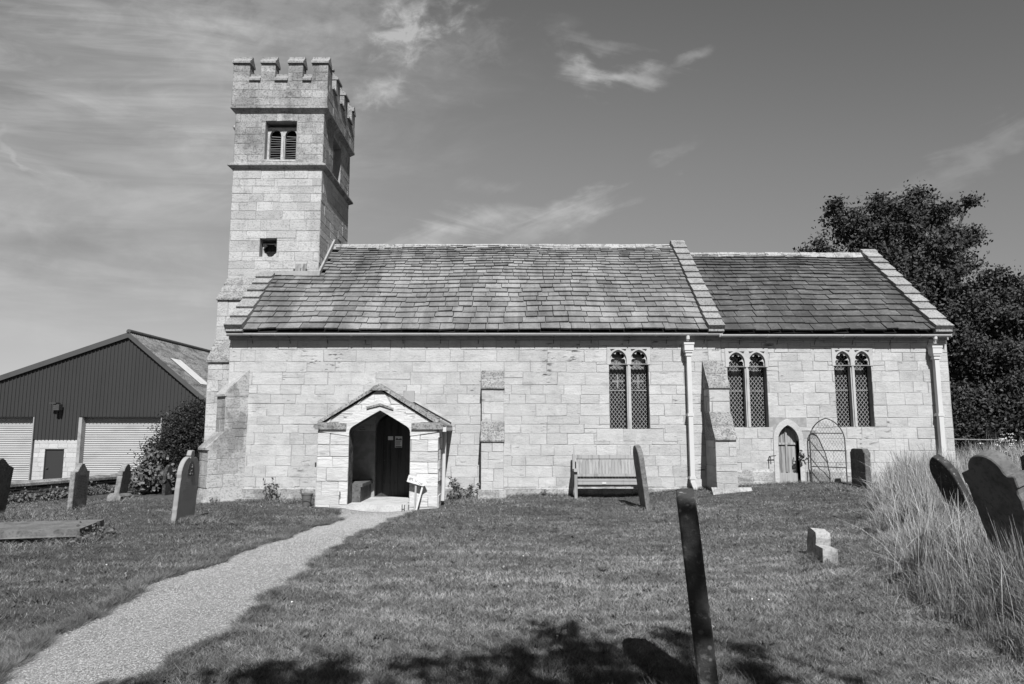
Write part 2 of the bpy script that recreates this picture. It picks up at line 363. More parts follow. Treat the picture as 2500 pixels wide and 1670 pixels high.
def make_world():
    w = bpy.data.worlds.new('World'); SC.world = w; w.use_nodes = True
    nt = w.node_tree; nt.nodes.clear()
    out = nt.nodes.new('ShaderNodeOutputWorld'); bg = nt.nodes.new('ShaderNodeBackground')
    nt.links.new(bg.outputs[0], out.inputs[0]); bg.inputs[1].default_value = .0715
    sky = nt.nodes.new('ShaderNodeTexSky'); sky.sky_type = 'NISHITA'; sky.sun_disc = False
    sky.sun_elevation = EL; sky.sun_rotation = PI - AZ
    sky.air_density = 1.0; sky.dust_density = .2; sky.ozone_density = 1.2
    sp = nt.nodes.new('ShaderNodeSeparateColor'); nt.links.new(sky.outputs[0], sp.inputs[0])
    # monochrome, as black-and-white film behind a yellow filter records it
    base = _math(nt, 'ADD', _math(nt, 'MULTIPLY', sp.outputs[0], .50), _math(nt, 'ADD', _math(nt, 'MULTIPLY', sp.outputs[1], .40), _math(nt, 'MULTIPLY', sp.outputs[2], .10)))
    tc = nt.nodes.new('ShaderNodeTexCoord'); xyz = nt.nodes.new('ShaderNodeSeparateXYZ')
    nt.links.new(tc.outputs['Generated'], xyz.inputs[0])
    yy = _math(nt, 'MAXIMUM', xyz.outputs[1], .05)
    a = _math(nt, 'DIVIDE', xyz.outputs[0], yy); e = _math(nt, 'DIVIDE', xyz.outputs[2], yy)
    cv = nt.nodes.new('ShaderNodeCombineXYZ'); nt.links.new(a, cv.inputs[0]); nt.links.new(e, cv.inputs[1])
    front = _smooth(nt, xyz.outputs[1], .1, .3)
    P = R(7.14)
    def dirof(u, v):
        x = (u-1173.5)/1564.67; y = (784-v)/1564.67; yw = math.cos(P)-y*math.sin(P)
        return x/yw, (math.sin(P)+y*math.cos(P))/yw
    def warp(sc, amp, off, src):
        mp = nt.nodes.new('ShaderNodeMapping'); nt.links.new(cv.outputs[0], mp.inputs[0]); mp.inputs['Scale'].default_value = (sc, sc*1.5, 1); mp.inputs['Location'].default_value = (off, off, 0)
        t = nt.nodes.new('ShaderNodeTexNoise'); t.inputs['Scale'].default_value = 1; t.inputs['Detail'].default_value = 5; nt.links.new(mp.outputs[0], t.inputs['Vector'])
        v1 = nt.nodes.new('ShaderNodeVectorMath'); v1.operation = 'SUBTRACT'; nt.links.new(t.outputs['Color'], v1.inputs[0]); v1.inputs[1].default_value = (.5, .5, .5)
        v2 = nt.nodes.new('ShaderNodeVectorMath'); v2.operation = 'MULTIPLY'; nt.links.new(v1.outputs[0], v2.inputs[0]); v2.inputs[1].default_value = amp
        v3 = nt.nodes.new('ShaderNodeVectorMath'); v3.operation = 'ADD'; nt.links.new(src, v3.inputs[0]); nt.links.new(v2.outputs[0], v3.inputs[1]); return v3.outputs[0]
    warped = warp(7, (.16, .10, 0), 3.3, warp(24, (.05, .035, 0), 8.1, cv.outputs[0]))
    def patch(u, v, ru, rv, rot):
        cx, ce = dirof(u, v)
        s1 = nt.nodes.new('ShaderNodeVectorMath'); s1.operation = 'SUBTRACT'
        nt.links.new(warped, s1.inputs[0]); s1.inputs[1].default_value = (cx, ce, 0)
        mp = nt.nodes.new('ShaderNodeVectorRotate'); mp.rotation_type = 'Z_AXIS'
        nt.links.new(s1.outputs[0], mp.inputs['Vector']); mp.inputs['Angle'].default_value = R(-rot)
        m2 = nt.nodes.new('ShaderNodeVectorMath'); m2.operation = 'MULTIPLY'
        nt.links.new(mp.outputs[0], m2.inputs[0]); m2.inputs[1].default_value = (1565/ru, 1565/rv, 0)
        ln = nt.nodes.new('ShaderNodeVectorMath'); ln.operation = 'LENGTH'; nt.links.new(m2.outputs[0], ln.inputs[0])
        return ln.outputs['Value']
    def noise(sx, sy, rot, det=6, dist=0., rough=.62, off=0):
        r_ = nt.nodes.new('ShaderNodeVectorRotate'); r_.rotation_type = 'Z_AXIS'; r_.inputs['Angle'].default_value = R(-rot)
        nt.links.new(cv.outputs[0], r_.inputs['Vector'])
        mp = nt.nodes.new('ShaderNodeMapping'); nt.links.new(r_.outputs[0], mp.inputs[0])
        mp.inputs['Scale'].default_value = (sx, sy, 1); mp.inputs['Location'].default_value = (off, off*.7, 0)
        t = nt.nodes.new('ShaderNodeTexNoise'); t.inputs['Scale'].default_value = 1; t.inputs['Detail'].default_value = det
        t.inputs['Roughness'].default_value = rough; t.inputs['Distortion'].default_value = dist
        nt.links.new(mp.outputs[0], t.inputs['Vector']); return t.outputs['Fac']
    total = None
    def put(x):
        nonlocal total
        total = x if total is None else _math(nt, 'ADD', total, x)
    n5 = noise(30, 36, 10, 6, .4, off=4.4); n1 = noise(1.7, 14, -5, 8, 1.3); n2 = noise(4, 8, 12, 7, .8, off=3.1); n3 = noise(9, 12, 20, 8, .5, off=7.7); n4 = noise(1.3, 4, -8, 4, .6, off=12)
    # the broad veil of cirrus over the left of the sky
    edge = patch(-60, 60, 1330, 760, -6)
    edge = _math(nt, 'ADD', edge, _math(nt, 'MULTIPLY', _math(nt, 'SUBTRACT', n2, .5), .7))
    veil = _smooth(nt, edge, .35, 1.05, 1, 0)
    streak = _smooth(nt, n1, .34, .72); soft = _smooth(nt, n4, .34, .66)
    body = _math(nt, 'ADD', _math(nt, 'MULTIPLY', streak, .55), _math(nt, 'MULTIPLY', soft, .55))
    put(_math(nt, 'MULTIPLY', veil, _math(nt, 'MULTIPLY', body, .60)))
    put(_math(nt, 'MULTIPLY', veil, _math(nt, 'MULTIPLY', _smooth(nt, noise(5, 15, -7, 9, .9, off=21), .45, .70), .22)))
    low = _smooth(nt, patch(120, 690, 900, 160, -3), .2, 1.0, 1, 0)
    put(_math(nt, 'MULTIPLY', low, _math(nt, 'MULTIPLY', _smooth(nt, n1, .35, .65), .12)))
    # ragged puffs beside the tower
    for (u, v, ru, rv, rot, amp) in ((965, 25, 120, 60, 35, .75), (915, 95, 90, 55, 30, .7), (900, 200, 55, 28, 10, .8), (930, 155, 34, 26, 30, .5), (700, 30, 420, 130, -8, .35)):
        pch = _math(nt, 'ADD', patch(u, v, ru, rv, rot), _math(nt, 'MULTIPLY', _math(nt, 'ADD', _math(nt, 'SUBTRACT', n3, .5), _math(nt, 'MULTIPLY', _math(nt, 'SUBTRACT', n5, .5), .8)), 3.0))
        put(_math(nt, 'MULTIPLY', _smooth(nt, pch, -.3, 1.5, 1, 0), amp*.75))
    # thin wisps over the nave roof and to the right
    wis = noise(3, 22, -16, 7, 1.6, off=5.5); wiq = noise(4, 20, 22, 7, 1.5, off=9.5)
    for (u, v, ru, rv, rot, amp, nn) in ((1345, 168, 80, 30, -8, .75, wis), (1450, 180, 150, 26, -9, .85, wis), (1580, 143, 60, 17, 24, .5, wiq), (1405, 102, 95, 17, -13, .38, wis),
                             (1110, 500, 130, 42, -4, .7, wis), (1000, 540, 150, 40, 14, .55, wiq), (1290, 500, 130, 30, 8, .5, wiq), (1240, 535, 150, 36, 22, .45, wiq), (1130, 415, 60, 26, 0, .18, wiq), (1535, 360, 55, 16, 30, .2, wiq),
                             (2240, 345, 300, 42, 33, .30, wiq), (1290, 62, 60, 40, -25, .12, wis), (30, 360, 110, 9, -52, .25, n3)):
        pch = _math(nt, 'ADD', patch(u, v, ru, rv, rot), _math(nt, 'MULTIPLY', _math(nt, 'ADD', _math(nt, 'SUBTRACT', nn, .5), _math(nt, 'MULTIPLY', _math(nt, 'SUBTRACT', n3, .5), .5)), 2.6))
        put(_math(nt, 'MULTIPLY', _smooth(nt, pch, -.35, 1.35, 1, 0), amp*.70))
    put(_math(nt, 'MULTIPLY', _smooth(nt, patch(90, 575, 420, 95, -4), .1, 1.1, 1, 0), -.22))
    haze = _smooth(nt, e, .0, 1.0, .40, 0)
    put(_math(nt, 'MULTIPLY', haze, _smooth(nt, a, -.5, .95, 1., .30)))
    den = _math(nt, 'MULTIPLY', _math(nt, 'MAXIMUM', _math(nt, 'MINIMUM', total, 1.0), 0.), front)
    cl = _math(nt, 'MULTIPLY', den, 3.0)
    gain = _math(nt, 'MULTIPLY', base, _smooth(nt, e, .02, .45, .46, .66))
    fin = _math(nt, 'ADD', gain, cl)
    cc = nt.nodes.new('ShaderNodeCombineColor')
    for i in range(3): nt.links.new(fin, cc.inputs[i])
    nt.links.new(cc.outputs[0], bg.inputs[0])
make_world()
SC.view_settings.view_transform = 'Standard'; SC.view_settings.look = 'None'
SC.view_settings.exposure = .75; SC.view_settings.gamma = 1

# ------------------------------------------------------------------ the church
CH = thing('church', 'small medieval limestone church with battlemented tower, slate roofs and gabled porch', 'church', (0, 16.5, 0))
YW = 16.5
NX0, NX1, CX1 = -6.86, 5.08, 10.58

def arch_pts(x0, x1, zs, rise, n=10, pointed=True, four=False):
    """points along an arch from (x1,zs) over to (x0,zs)"""
    w = (x1-x0)/2; cx = (x0+x1)/2; out = []
    if four:   # flat four-centred head
        for i in range(n+1):
            t = i/n
            if t <= .22:
                a = t/.22*R(62); out.append((cx+w-.16+.16*math.cos(a)*1., zs+.16*math.sin(a)))
            else:
                u = (t-.22)/.78; p = (cx+w-.16+.16*math.cos(R(62)), zs+.16*math.sin(R(62)))
                out.append((p[0]+(cx-p[0])*u, p[1]+(zs+rise-p[1])*(u*.92+.08*math.sin(u*PI/2))))
    elif pointed:
        rr = (w*w+rise*rise)/(2*w); c = cx+w-rr
        a1 = math.atan2(rise, cx-c)
        for i in range(n+1):
            a = a1*i/n; out.append((c+rr*math.cos(a), zs+rr*math.sin(a)))
    else:
        for i in range(n+1):
            a = PI/2*i/n; out.append((cx+w*math.cos(a), zs+rise*math.sin(a)))
    left = [(2*cx-x, z) for x, z in reversed(out[:-1])]
    return out+left
def foil_pts(x0, x1, zs, lobes=5, n=48):
    """cusped (foiled) arch head from right to left"""
    w = (x1-x0)/2; cx = (x0+x1)/2
    rl = w*.285; ra = w*.62; cen = []
    for k in range(lobes):
        a = PI*(k/(lobes-1))*1.16 - .08*PI
        cen.append((ra*math.cos(a), ra*math.sin(a)*1.12))
    pts = []
    for i in range(n+1):
        a = -R(20) + (PI+R(40))*i/n; dx, dz = math.cos(a), math.sin(a); best = w*.40
        for (px, pz) in cen:
            b = px*dx+pz*dz; q = b*b-(px*px+pz*pz-rl*rl)
            if q > 0: best = max(best, b+math.sqrt(q))
        pts.append((cx+dx*best, zs+dz*best))
    return pts

def window(x0, z0, x1, z1, parent, Yf, name='window', label=None, shields=True, top_pale=False, fnf=south):
    """two-light square-headed window with cusped heads, leaded glass behind diamond guards"""
    w = MB()
    mid = (x0+x1)/2; mw = .05
    lights = [(x0+.03, mid-mw), (mid+mw, x1-.03)]
    zs = z1-.30
    # outer plate with plain arched heads and sunk spandrels
    holes = []
    for (a, b) in lights:
        holes.append([(a, z0), (b, z0)] + arch_pts(a, b, zs, .235, 10, True))
    for (a, b) in lights:
        for s in (0, 1):
            ex = a+.0 if s == 0 else b
            d = 1 if s == 0 else -1
            holes.append([(ex, z1-.045), (ex+d*.13, z1-.045), (ex+d*.025, z1-.10)][::(1 if s == 0 else -1)])
    fr = MB()
    holes = [h if len(h) == 3 else [(x, max(z, z0+.004)) for x, z in h] for h in holes]
    fr.prism(rect(x0-.10, z1-.42, x1+.10, z1+.07), fnf(Yf), -.09, .0165, .62, [])if False else None
    # head plate only (top); mullion and jambs as separate bars
    head_h = [[(x, z) for x, z in ([(a, z1-.42), (b, z1-.42)] + arch_pts(a, b, zs, .235, 10, True))] for a, b in lights]
    head_h = [[(x, z if z > z1-.419 else z1-.4185) for x, z in h] for h in head_h]
    sp = [h for h in holes if len(h) == 3]
    fr.prism(rect(x0-.045, z1-.42-.004, x1+.045, z1+.04), fnf(Yf), -.10, .016, .7, head_h+sp)
    fr.box(mid-mw, 0, 0, mid+mw, 1, 1) if False else None
    fr.prism([(mid-mw, z0), (mid+mw, z0), (mid+mw, z1-.426), (mid-mw, z1-.426)], fnf(Yf), -.16, -.02, .45)
    fr.prism([(mid-.022, z0), (mid+.022, z0), (mid+.022, z1-.428), (mid-.022, z1-.428)], fnf(Yf), -.0195, .006, .6)
    fr.prism(rect(x0-.01, z0-.07, x1+.01, z0-.001), fnf(Yf), -.16, -.03, .6)
    root = fr.build(name, M['trim'], parent)
    if label: root['label'] = label
    t = MB()
    for (a, b) in lights:
        hole = [(a+.012, z0+.01), (b-.012, z0+.01)]
        hole = [(a+.014, zs-.10), (b-.014, zs-.10)] + [(min(max(x, a+.014), b-.014), z) for x, z in foil_pts(a, b, zs)]
        t.prism(rect(a-.012, zs-.105, b+.012, z1-.03), fnf(Yf), -.075, -.035, .75, [hole])
    t.build('cusped_tracery', M['trim'], root)
    gl = MB()
    rs = random.Random(int(x0*100))
    for (a, b) in lights:
        gl.prism(rect(a-.02, z0, b+.02, z1-.02), fnf(Yf), -.23, -.20, .4)
    gl.build('leaded_glass', M['glass'], root)
    lt = MB()
    pw, ph, hw = .090, .117, .0042
    for (a, b) in lights:
        def seg(p, q):
            L = math.hypot(q[0]-p[0], q[1]-p[1])
            if L < .012: return
            nx, nz = -(q[1]-p[1])/L*hw, (q[0]-p[0])/L*hw
            lt.prism([(p[0]-nx, p[1]-nz), (q[0]-nx, q[1]-nz), (q[0]+nx, q[1]+nz), (p[0]+nx, p[1]+nz)], fnf(Yf), -.186, -.180, .5)
        ztop = z1-.10 if not top_pale else zs-.14
        k = ph/pw
        for s in (1, -1):
            c = -6
            n = int((ztop-z0+(b-a)*k)/ph)+3
            for i in range(-n, n):
                # line z = z0 + i*ph + s*k*(x-a)
                xa, xb = a+.004, b-.004
                pts = []
                for x in (xa, xb): pts.append((x, z0+i*ph+s*k*(x-a)))
                (xA, zA), (xB, zB) = pts
                lo, hi = z0+.004, ztop
                t0, t1 = 0., 1.
                dz = zB-zA
                for (lim, sg) in ((lo, 1), (hi, -1)):
                    fa = sg*(zA-lim); fb = sg*(zB-lim)
                    if fa < 0 and fb < 0: t0, t1 = 1, 0
                    elif fa < 0: t0 = max(t0, fa/(fa-fb))
                    elif fb < 0: t1 = min(t1, fa/(fa-fb))
                if t1 > t0: seg((xA+(xB-xA)*t0, zA+dz*t0), (xA+(xB-xA)*t1, zA+dz*t1))
        zb = z0+(zs-z0)*.55
        lt.prism(rect(a, zb, b, zb+.016), fnf(Yf), -.1795, -.165, .5)
    lt.build('diamond_lattice', M['came'], root)
    if shields:
        for (a, b) in lights:
            sh = MB(); c = (a+b)/2; q = zs-.10 if top_pale else zs-.26; r_ = .075
            sh.prism([(c-r_, q+.09), (c-r_, q-.01), (c, q-.10), (c+r_, q-.01), (c+r_, q+.09)], fnf(Yf), -.199, -.192, .25)
            for i in range(4):
                sh.prism(rect(c-r_*.8+i*r_*.42, q-.0, c-r_*.8+i*r_*.42+r_*.25, q+.075), fnf(Yf), -.1915, -.190, .9 if i % 2 else .1)
            if top_pale:
                sh.prism([(a+.01, q-.13), (b-.01, q-.13), (b-.01, q+.10), (c+.10, q+.17), (c-.10, q+.17), (a+.01, q+.10)], fnf(Yf), -.1995, -.1993, .7)
                z = q-.42
                sh.prism([(c-.02, z-.17), (c+.02, z-.17), (c+.02, z-.025), (c+.13, z-.025), (c+.13, z+.025), (c+.02, z+.025), (c+.02, z+.16), (c-.02, z+.16), (c-.02, z+.025), (c-.13, z+.025), (c-.13, z-.025), (c-.02, z-.025)], fnf(Yf), -.1795, -.175, .85)
            sh.build('stained_panel', M['pale_glass'], root)
    return root

W1 = (2.35, 1.65, 3.31, 3.62); W2 = (5.22, 1.69, 6.17, 3.56); W3 = (7.81, 1.70, 8.71, 3.59)
PD = (6.36, .30, 6.86, 1.76)      # priest's door
def hrect(w): return rect(*w)
def build_walls():
    # ---- nave
    mb = MB(); mb.mi = 1
    fn = south(YW)
    ndoor = (-3.27, -.1, -2.20, 2.02)
    nd = [(-3.27, -.09), (-2.2, -.09)] + arch_pts(-3.27, -2.2, 1.65, .33, 8)
    mb.prism(rect(NX0, -.3, NX1, 3.93), fn, -.55, 0, .4, [hrect(W1), nd])
    mb.box(NX0, 17.06, -.3, NX0+.4, 22.5, 3.93, .4); mb.box(NX1-.5, 17.06, -.3, NX1, 22.5, 3.93, .4); mb.box(NX0, 22.51, -.3, NX1, 23.0, 3.93, .4)
    mb.mi = 0
    stone_holes = [(W1[0]-.045, W1[3]-.42, W1[2]+.045, W1[3]+.04), (W1[0], W1[1], W1[2], W1[3]), ndoor, (-4.2, -.3, -1.59, 1.6), (NX0, -.3, -6.5, 2.5),
                   (W1[0]-.32, W1[1]-.30, W1[2]+.32, W1[1]-.004)]
    ashlar(mb, fn, NX0, .28, NX1, 3.93, (.20, .31), (.28, .78), stone_holes, 3)
    # long sill stones below the window
    ashlar(mb, fn, W1[0]-.32, W1[1]-.30, W1[2]+.32, W1[1]-.004, (.4, .5), (.7, .9), (), 5)
    # gables above the eaves
    for (x, f, sd_) in ((NX0, west(NX0), 1), (NX1, east(NX1), 1)):
        mb.prism([(16.5, 3.93), (23.0, 3.93), (19.75, 6.9)], f, -.4, 0, .5)
    # west end and east return stonework
    ashlar(mb, west(NX0), 16.5, .2, 23.0, 3.9, (.22, .37), (.38, 1.0), (), 8)
    nv = mb.build('nave_wall', [M['nave'], M['joint']], CH)
    pb = MB(); ashlar(pb, fn, -6.4, -.25, NX1, .30, (.2, .3), (.5, 1.1), [(-4.2, -.3, -1.59, .4)], 12, back=.0, rough=.012)
    pb.prism([(16.5, .302), (16.5, .27), (16.44, .24), (16.44, -.25), (16.5, -.25)], lambda a, b, d: (d, a, b), -1.59, NX1, .5)
    pb.prism([(16.5, .302), (16.5, .27), (16.44, .24), (16.44, -.25), (16.5, -.25)], lambda a, b, d: (d, a, b), -6.4, -4.2, .5)
    ashlar(pb, south(16.44), -1.59, -.25, NX1-.02, .25, (.26, .4), (.5, 1.1), (), 14, rough=.008)
    ashlar(pb, south(16.44), -6.4, -.25, -4.2, .25, (.26, .4), (.5, 1.1), (), 15, rough=.008)
    pb.build('plinth', M['plinth'], CH)
    # ---- chancel
    mb = MB(); mb.mi = 1
    dh = [(PD[0], PD[1]), (PD[2], PD[1])] + arch_pts(PD[0], PD[2], 1.36, .38, 8)
    mb.prism(rect(NX1+.002, -.2, CX1, 3.92), fn, -.55, -.004, .4, [hrect(W2), hrect(W3), dh])
    mb.box(CX1-.5, 17.06, -.2, CX1, 22.0, 3.92, .4); mb.box(NX1, 22.01, -.2, CX1, 22.4, 3.92, .4)
    mb.mi = 0
    fr = (PD[0]-.11, .2, PD[2]+.11, 1.40)
    dsur = []
    for i in range(20):
        zz = 1.40+i*.025; t_ = max(0, 1-((zz-1.41)/.49))
        ww = .36*math.sqrt(max(0, t_))*.96 if zz > 1.41 else .36
        dsur.append((6.61-ww, zz, 6.61+ww, zz+.0251))
    hs = [(w[0]-.045, w[3]-.42, w[2]+.045, w[3]+.04) for w in (W2, W3)] + [W2, W3, fr] + dsur
    ashlar(mb, south(YW+.004), NX1+.004, .62, CX1, 3.92, (.21, .32), (.26, .64), hs, 21)
    ashlar(mb, east(CX1), 16.5, .2, 22.4, 3.9, (.22, .36), (.38, .9), (), 23)
    mb.mi = 1; mb.prism([(16.5, 3.92), (22.4, 3.92), (19.37, 6.55)], east(CX1), -.4, 0, .5); mb.mi = 0
    mb.build('chancel_wall', [M['nave'], M['joint']], CH)
    pb = MB()
    ashlar(pb, south(YW-.03), NX1+.01, -.1, CX1+.03, .64, (.24, .34), (.45, 1.0), [(PD[0]-.16, -.1, PD[2]+.16, .7)], 25, rough=.012)
    for (a, b) in ((NX1+.01, PD[0]-.16), (PD[2]+.16, CX1+.03)):
        pb.prism([(16.5, .70), (16.47, .64), (16.47, -.1), (16.5, -.1)], lambda u, v, d: (d, u, v), a, b, .5)
    pb.build('chancel_plinth', M['plinth'], CH)
    # cornice shadow course under the eaves
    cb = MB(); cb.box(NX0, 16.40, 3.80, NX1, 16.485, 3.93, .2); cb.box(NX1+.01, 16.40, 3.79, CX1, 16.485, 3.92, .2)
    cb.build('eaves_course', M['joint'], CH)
build_walls()
w1 = window(*W1, CH, YW, label='nave window with shields and crosses in its stained glass', top_pale=True)
window(*W2, CH, YW); window(*W3, CH, YW)

def priest_door():
    s = MB(); f = south(YW)
    op = [(PD[0], .305), (PD[2], .305)] + arch_pts(PD[0], PD[2], 1.36, .38, 10)
    outer = [(PD[0]-.11, .30), (PD[2]+.11, .30), (PD[2]+.11, 1.41)] + arch_pts(PD[0]-.11, PD[2]+.11, 1.41, .48, 10)[1:-1] + [(PD[0]-.11, 1.41)]
    s.prism(outer, f, -.2, .018, .55, [op])
    fr = s.build('priest_door', M['nave'], CH)
    d = MB()
    for i in range(4):
        a = PD[0]+i*.125; b = a+.121
        top = lambda x: 1.36+.36*math.sqrt(max(0, 1-((x-6.61)/.25)**2))*.9
        d.prism([(a, .34), (b, .34), (b, top(min(b, 6.84))), ((a+b)/2, top((a+b)/2)), (a, top(max(a, 6.38)))], f, -.19, -.165, .2+.2*i)
    d.prism(rect(PD[0], 1.27, PD[2], 1.32), f, -.1645, -.13, .9); d.prism(rect(6.585, .62, 6.635, 1.68), f, -.1640, -.135, .7)
    d.prism(rect(PD[0], .335, PD[2], .60), f, -.1645, -.12, .75)
    d.build('door_leaf', M['old_wood'], fr)
    st = MB(); st.prism(rect(PD[0]-.03, .18, PD[2]+.05, .335), f, -.15, .10, .8); st.build('doorstep', M['sill'], fr)
    h = MB(); h.tube([(6.76, 16.63, .95), (6.76, 16.60, .97), (6.76, 16.60, .88), (6.76, 16.63, .86)], .010, 6); h.box(6.74, 16.625, .72, 6.78, 16.64, .80); h.build('latch', M['iron'], fr)
priest_door()
k = MB(); k.tube([(6.13, 16.49, .98), (6.13, 16.40, .98), (6.13, 16.40, .82)], .014, 6); k.tube([(6.10, 16.41, 1.0), (6.26, 16.40, 1.02)], .012, 6); k.build('iron_hinge_pin', M['iron'], CH)

# ------------------------------------------------------------------ roofs
def roof(name, x0, x1, yE, zE, yR, zR, rows, m, seed, skip=None, wl=(.30, .62), yN=None):
    rs = random.Random(seed); mb = MB()
    L = math.hypot(yR-yE, zR-zE); uy, uz = (yR-yE)/L, (zR-zE)/L; ny, nz = -uz, uy
    hs = [1.55-1.0*i/rows for i in range(rows)]; tot = sum(hs); t = 0
    def P(x, s, d):
        d = d + .012*math.sin(x*.9+s*.7+seed) + .009*math.sin(x*2.3-s*1.1)*(1 if 0 < s < L*.97 else 0)
        return (x, yE+uy*s+ny*d, zE+uz*s+nz*d)
    for i in range(rows):
        h = hs[i]/tot*L; s0 = t; s1 = t+h*1.35 if i < rows-1 else t+h
        sag = rs.uniform(-.006, .006); x = x0 - rs.uniform(0, .3)
        while x < x1:
            w = rs.uniform(*wl)*(1.12-.35*i/rows); nx = min(x+w, x1)
            if x1-nx < .12: nx = x1
            a = max(x, x0)
            if nx-a > .02 and not (skip and skip((a+nx)/2, s0/L)):
                dz = rs.uniform(-.005, .007); drop = rs.gauss(0, .010) + sag
                e0 = s0-drop; e1 = e0 + rs.uniform(-.012, .012)
                if rs.random() < .06: e1 += rs.uniform(.01, .04)
                k = .046+rs.uniform(0, .016); gp = rs.uniform(.004, .010)
                A, B = a+gp, nx-gp
                th = .034+rs.uniform(0, .010)
                vs = [P(A, e0, k+dz), P(B, e1, k+dz+rs.uniform(-.004, .004)), P(B, s1, .006+dz), P(A, s1, .006+dz),
                      P(A, e0, k+dz-th), P(B, e1, k+dz-th), P(B, s1, -.014), P(A, s1, -.014)]
                tn = min(1, max(0, rs.gauss(.5, .24)))
                mb.add(vs, [(0,1,2,3),(4,7,6,5),(0,4,5,1),(1,5,6,2),(3,2,6,7),(0,3,7,4)], tn)
            x = nx
        t += h
    mb.mi = 1
    # dark underlay and the plain far slope
    Q = lambda x, s, d: (x, yE+uy*s+ny*d, zE+uz*s+nz*d)
    mb.add([Q(x0, 0, -.055), Q(x1, 0, -.055), Q(x1, L, -.055), Q(x0, L, -.055)], [(0,1,2,3)], .3)
    yF = 2*yR-yE
    mb.mi = 0
    mb.add([(x0, yF, zE), (x1, yF, zE), (x1, yR, zR), (x0, yR, zR)], [(0,1,2,3)], .5)
    return mb.build(name, [m, M['black']], CH)
TX0, TX1, TY0, TY1 = -7.78, -5.30, 18.30, 21.40
nroof = roof('nave_roof', -6.45, 4.72, 16.2, 3.99, 19.72, 7.02, 24, M['slate'], 31, wl=(.24, .52), skip=lambda x, s: x < TX1+.05 and s > .595)
croof = roof('chancel_roof', 5.08, 10.14, 16.2, 3.98, 19.37, 6.66, 19, M['slate_dark'], 37, wl=(.24, .48))
def ridge_row(name, x0, x1, y, z, seed):
    rs = random.Random(seed); mb = MB(); x = x0
    while x < x1-.05:
        n = min(x+rs.uniform(.42, .52), x1); dz = rs.uniform(-.008, .008)
        w = .17; h = .12
        mb.prism([(y-w, z-h+dz), (y-.03, z+.045+dz), (y+.03, z+.045+dz), (y+w, z-h+dz), (y+w, z-h-.03), (y-w, z-h-.03)], lambda a, b, d: (d, a, b), x+.004, n-.004, rs.random())
        x = n
    return mb.build(name, M['ridge'], CH)
ridge_row('ridge_tiles', -5.25, 4.70, 19.72, 7.02, 3)
ridge_row('ridge_tiles', 5.06, 10.14, 19.37, 6.68, 4)
def coping(name, x0, x1, yE, zE, yR, zR, n, seed, lift=.10, s_end=1.0, step=.055, foot=True):
    rs = random.Random(seed); mb = MB()
    L = math.hypot(yR-yE, zR-zE); uy, uz = (yR-yE)/L, (zR-zE)/L; ny, nz = -uz, uy
    P = lambda x, s, d: (x, yE+uy*s+ny*d, zE+uz*s+nz*d)
    cuts = [0]
    for i in range(n): cuts.append(cuts[-1]+rs.uniform(.8, 1.2))
    cuts = [c/cuts[-1]*L*s_end for c in cuts]
    for i in range(n):
        a, b = cuts[i], cuts[i+1]+.04; j = rs.uniform(-.008, .008)
        vs = [P(x0+j, a, lift+step), P(x1+j, a, lift+step), P(x1+j, b, lift+.005), P(x0+j, b, lift+.005),
              P(x0+j, a, -.06), P(x1+j, a, -.06), P(x1+j, b, -.06), P(x0+j, b, -.06)]
        mb.add(vs, [(0,1,2,3),(4,7,6,5),(0,4,5,1),(1,5,6,2),(3,2,6,7),(0,3,7,4)], rs.random())
    if foot:   # kneeler stone at the eaves
        mb.prism([(yE-.03, zE-.02), (yE+.25, zE-.14), (yE+.45, zE-.14), (yE+.45, zE+.40), (yE-.02, zE+.06)], lambda a, b, d: (d, a, b), x0+.01, x1-.01, .35)
    if s_end == 1.0:
        mb.prism([(yR-.14, zR-.12), (yR-.14, zR+.09), (yR, zR+.17), (yR+.14, zR+.09), (yR+.14, zR-.12)], lambda a, b, d: (d, a, b), x0-.005, x1+.005, .8)
        yF = 2*yR-yE
        mb.add([(x0, yF, zE), (x1, yF, zE), (x1, yR, zR+.1), (x0, yR, zR+.1), (x0, yF, zE-.15), (x1, yF, zE-.15), (x1, yR, zR-.1), (x0, yR, zR-.1)], [(0,1,2,3),(4,7,6,5),(0,4,5,1),(1,5,6,2),(3,2,6,7),(0,3,7,4)], .5)
    return mb.build(name, M['coping'], CH)
coping('gable_coping', 4.70, 5.09, 16.2, 3.99, 19.72, 7.02, 13, 41)
coping('gable_coping', 10.13, 10.55, 16.2, 3.98, 19.37, 6.66, 10, 43)
wc = coping('gable_coping', -6.87, -6.44, 16.2, 3.99, 19.72, 7.02, 7, 44, s_end=.60, step=.07)
wc['label'] = 'stepped west coping of overlapping slabs against the tower'
def flashing():
    mb = MB(); L = math.hypot(3.52, 3.03)
    z = 3.99+ (18.30-16.2)*.8608
    mb.box(-6.46, 18.19, z-.02, TX1+.07, 18.31, z+.11, .5)
    # up the east face of the tower along the roof slope
    P = lambda y, d: (y, 3.99+(y-16.2)*.8608+d)
    mb.prism([P(18.25, .02), P(19.72, .02), P(19.72, .20), P(18.25, .16)], lambda a, b, d: (d, a, b), TX1-.01, TX1+.06, .6)
    mb.build('lead_flashing', M['lead'], CH)
flashing()

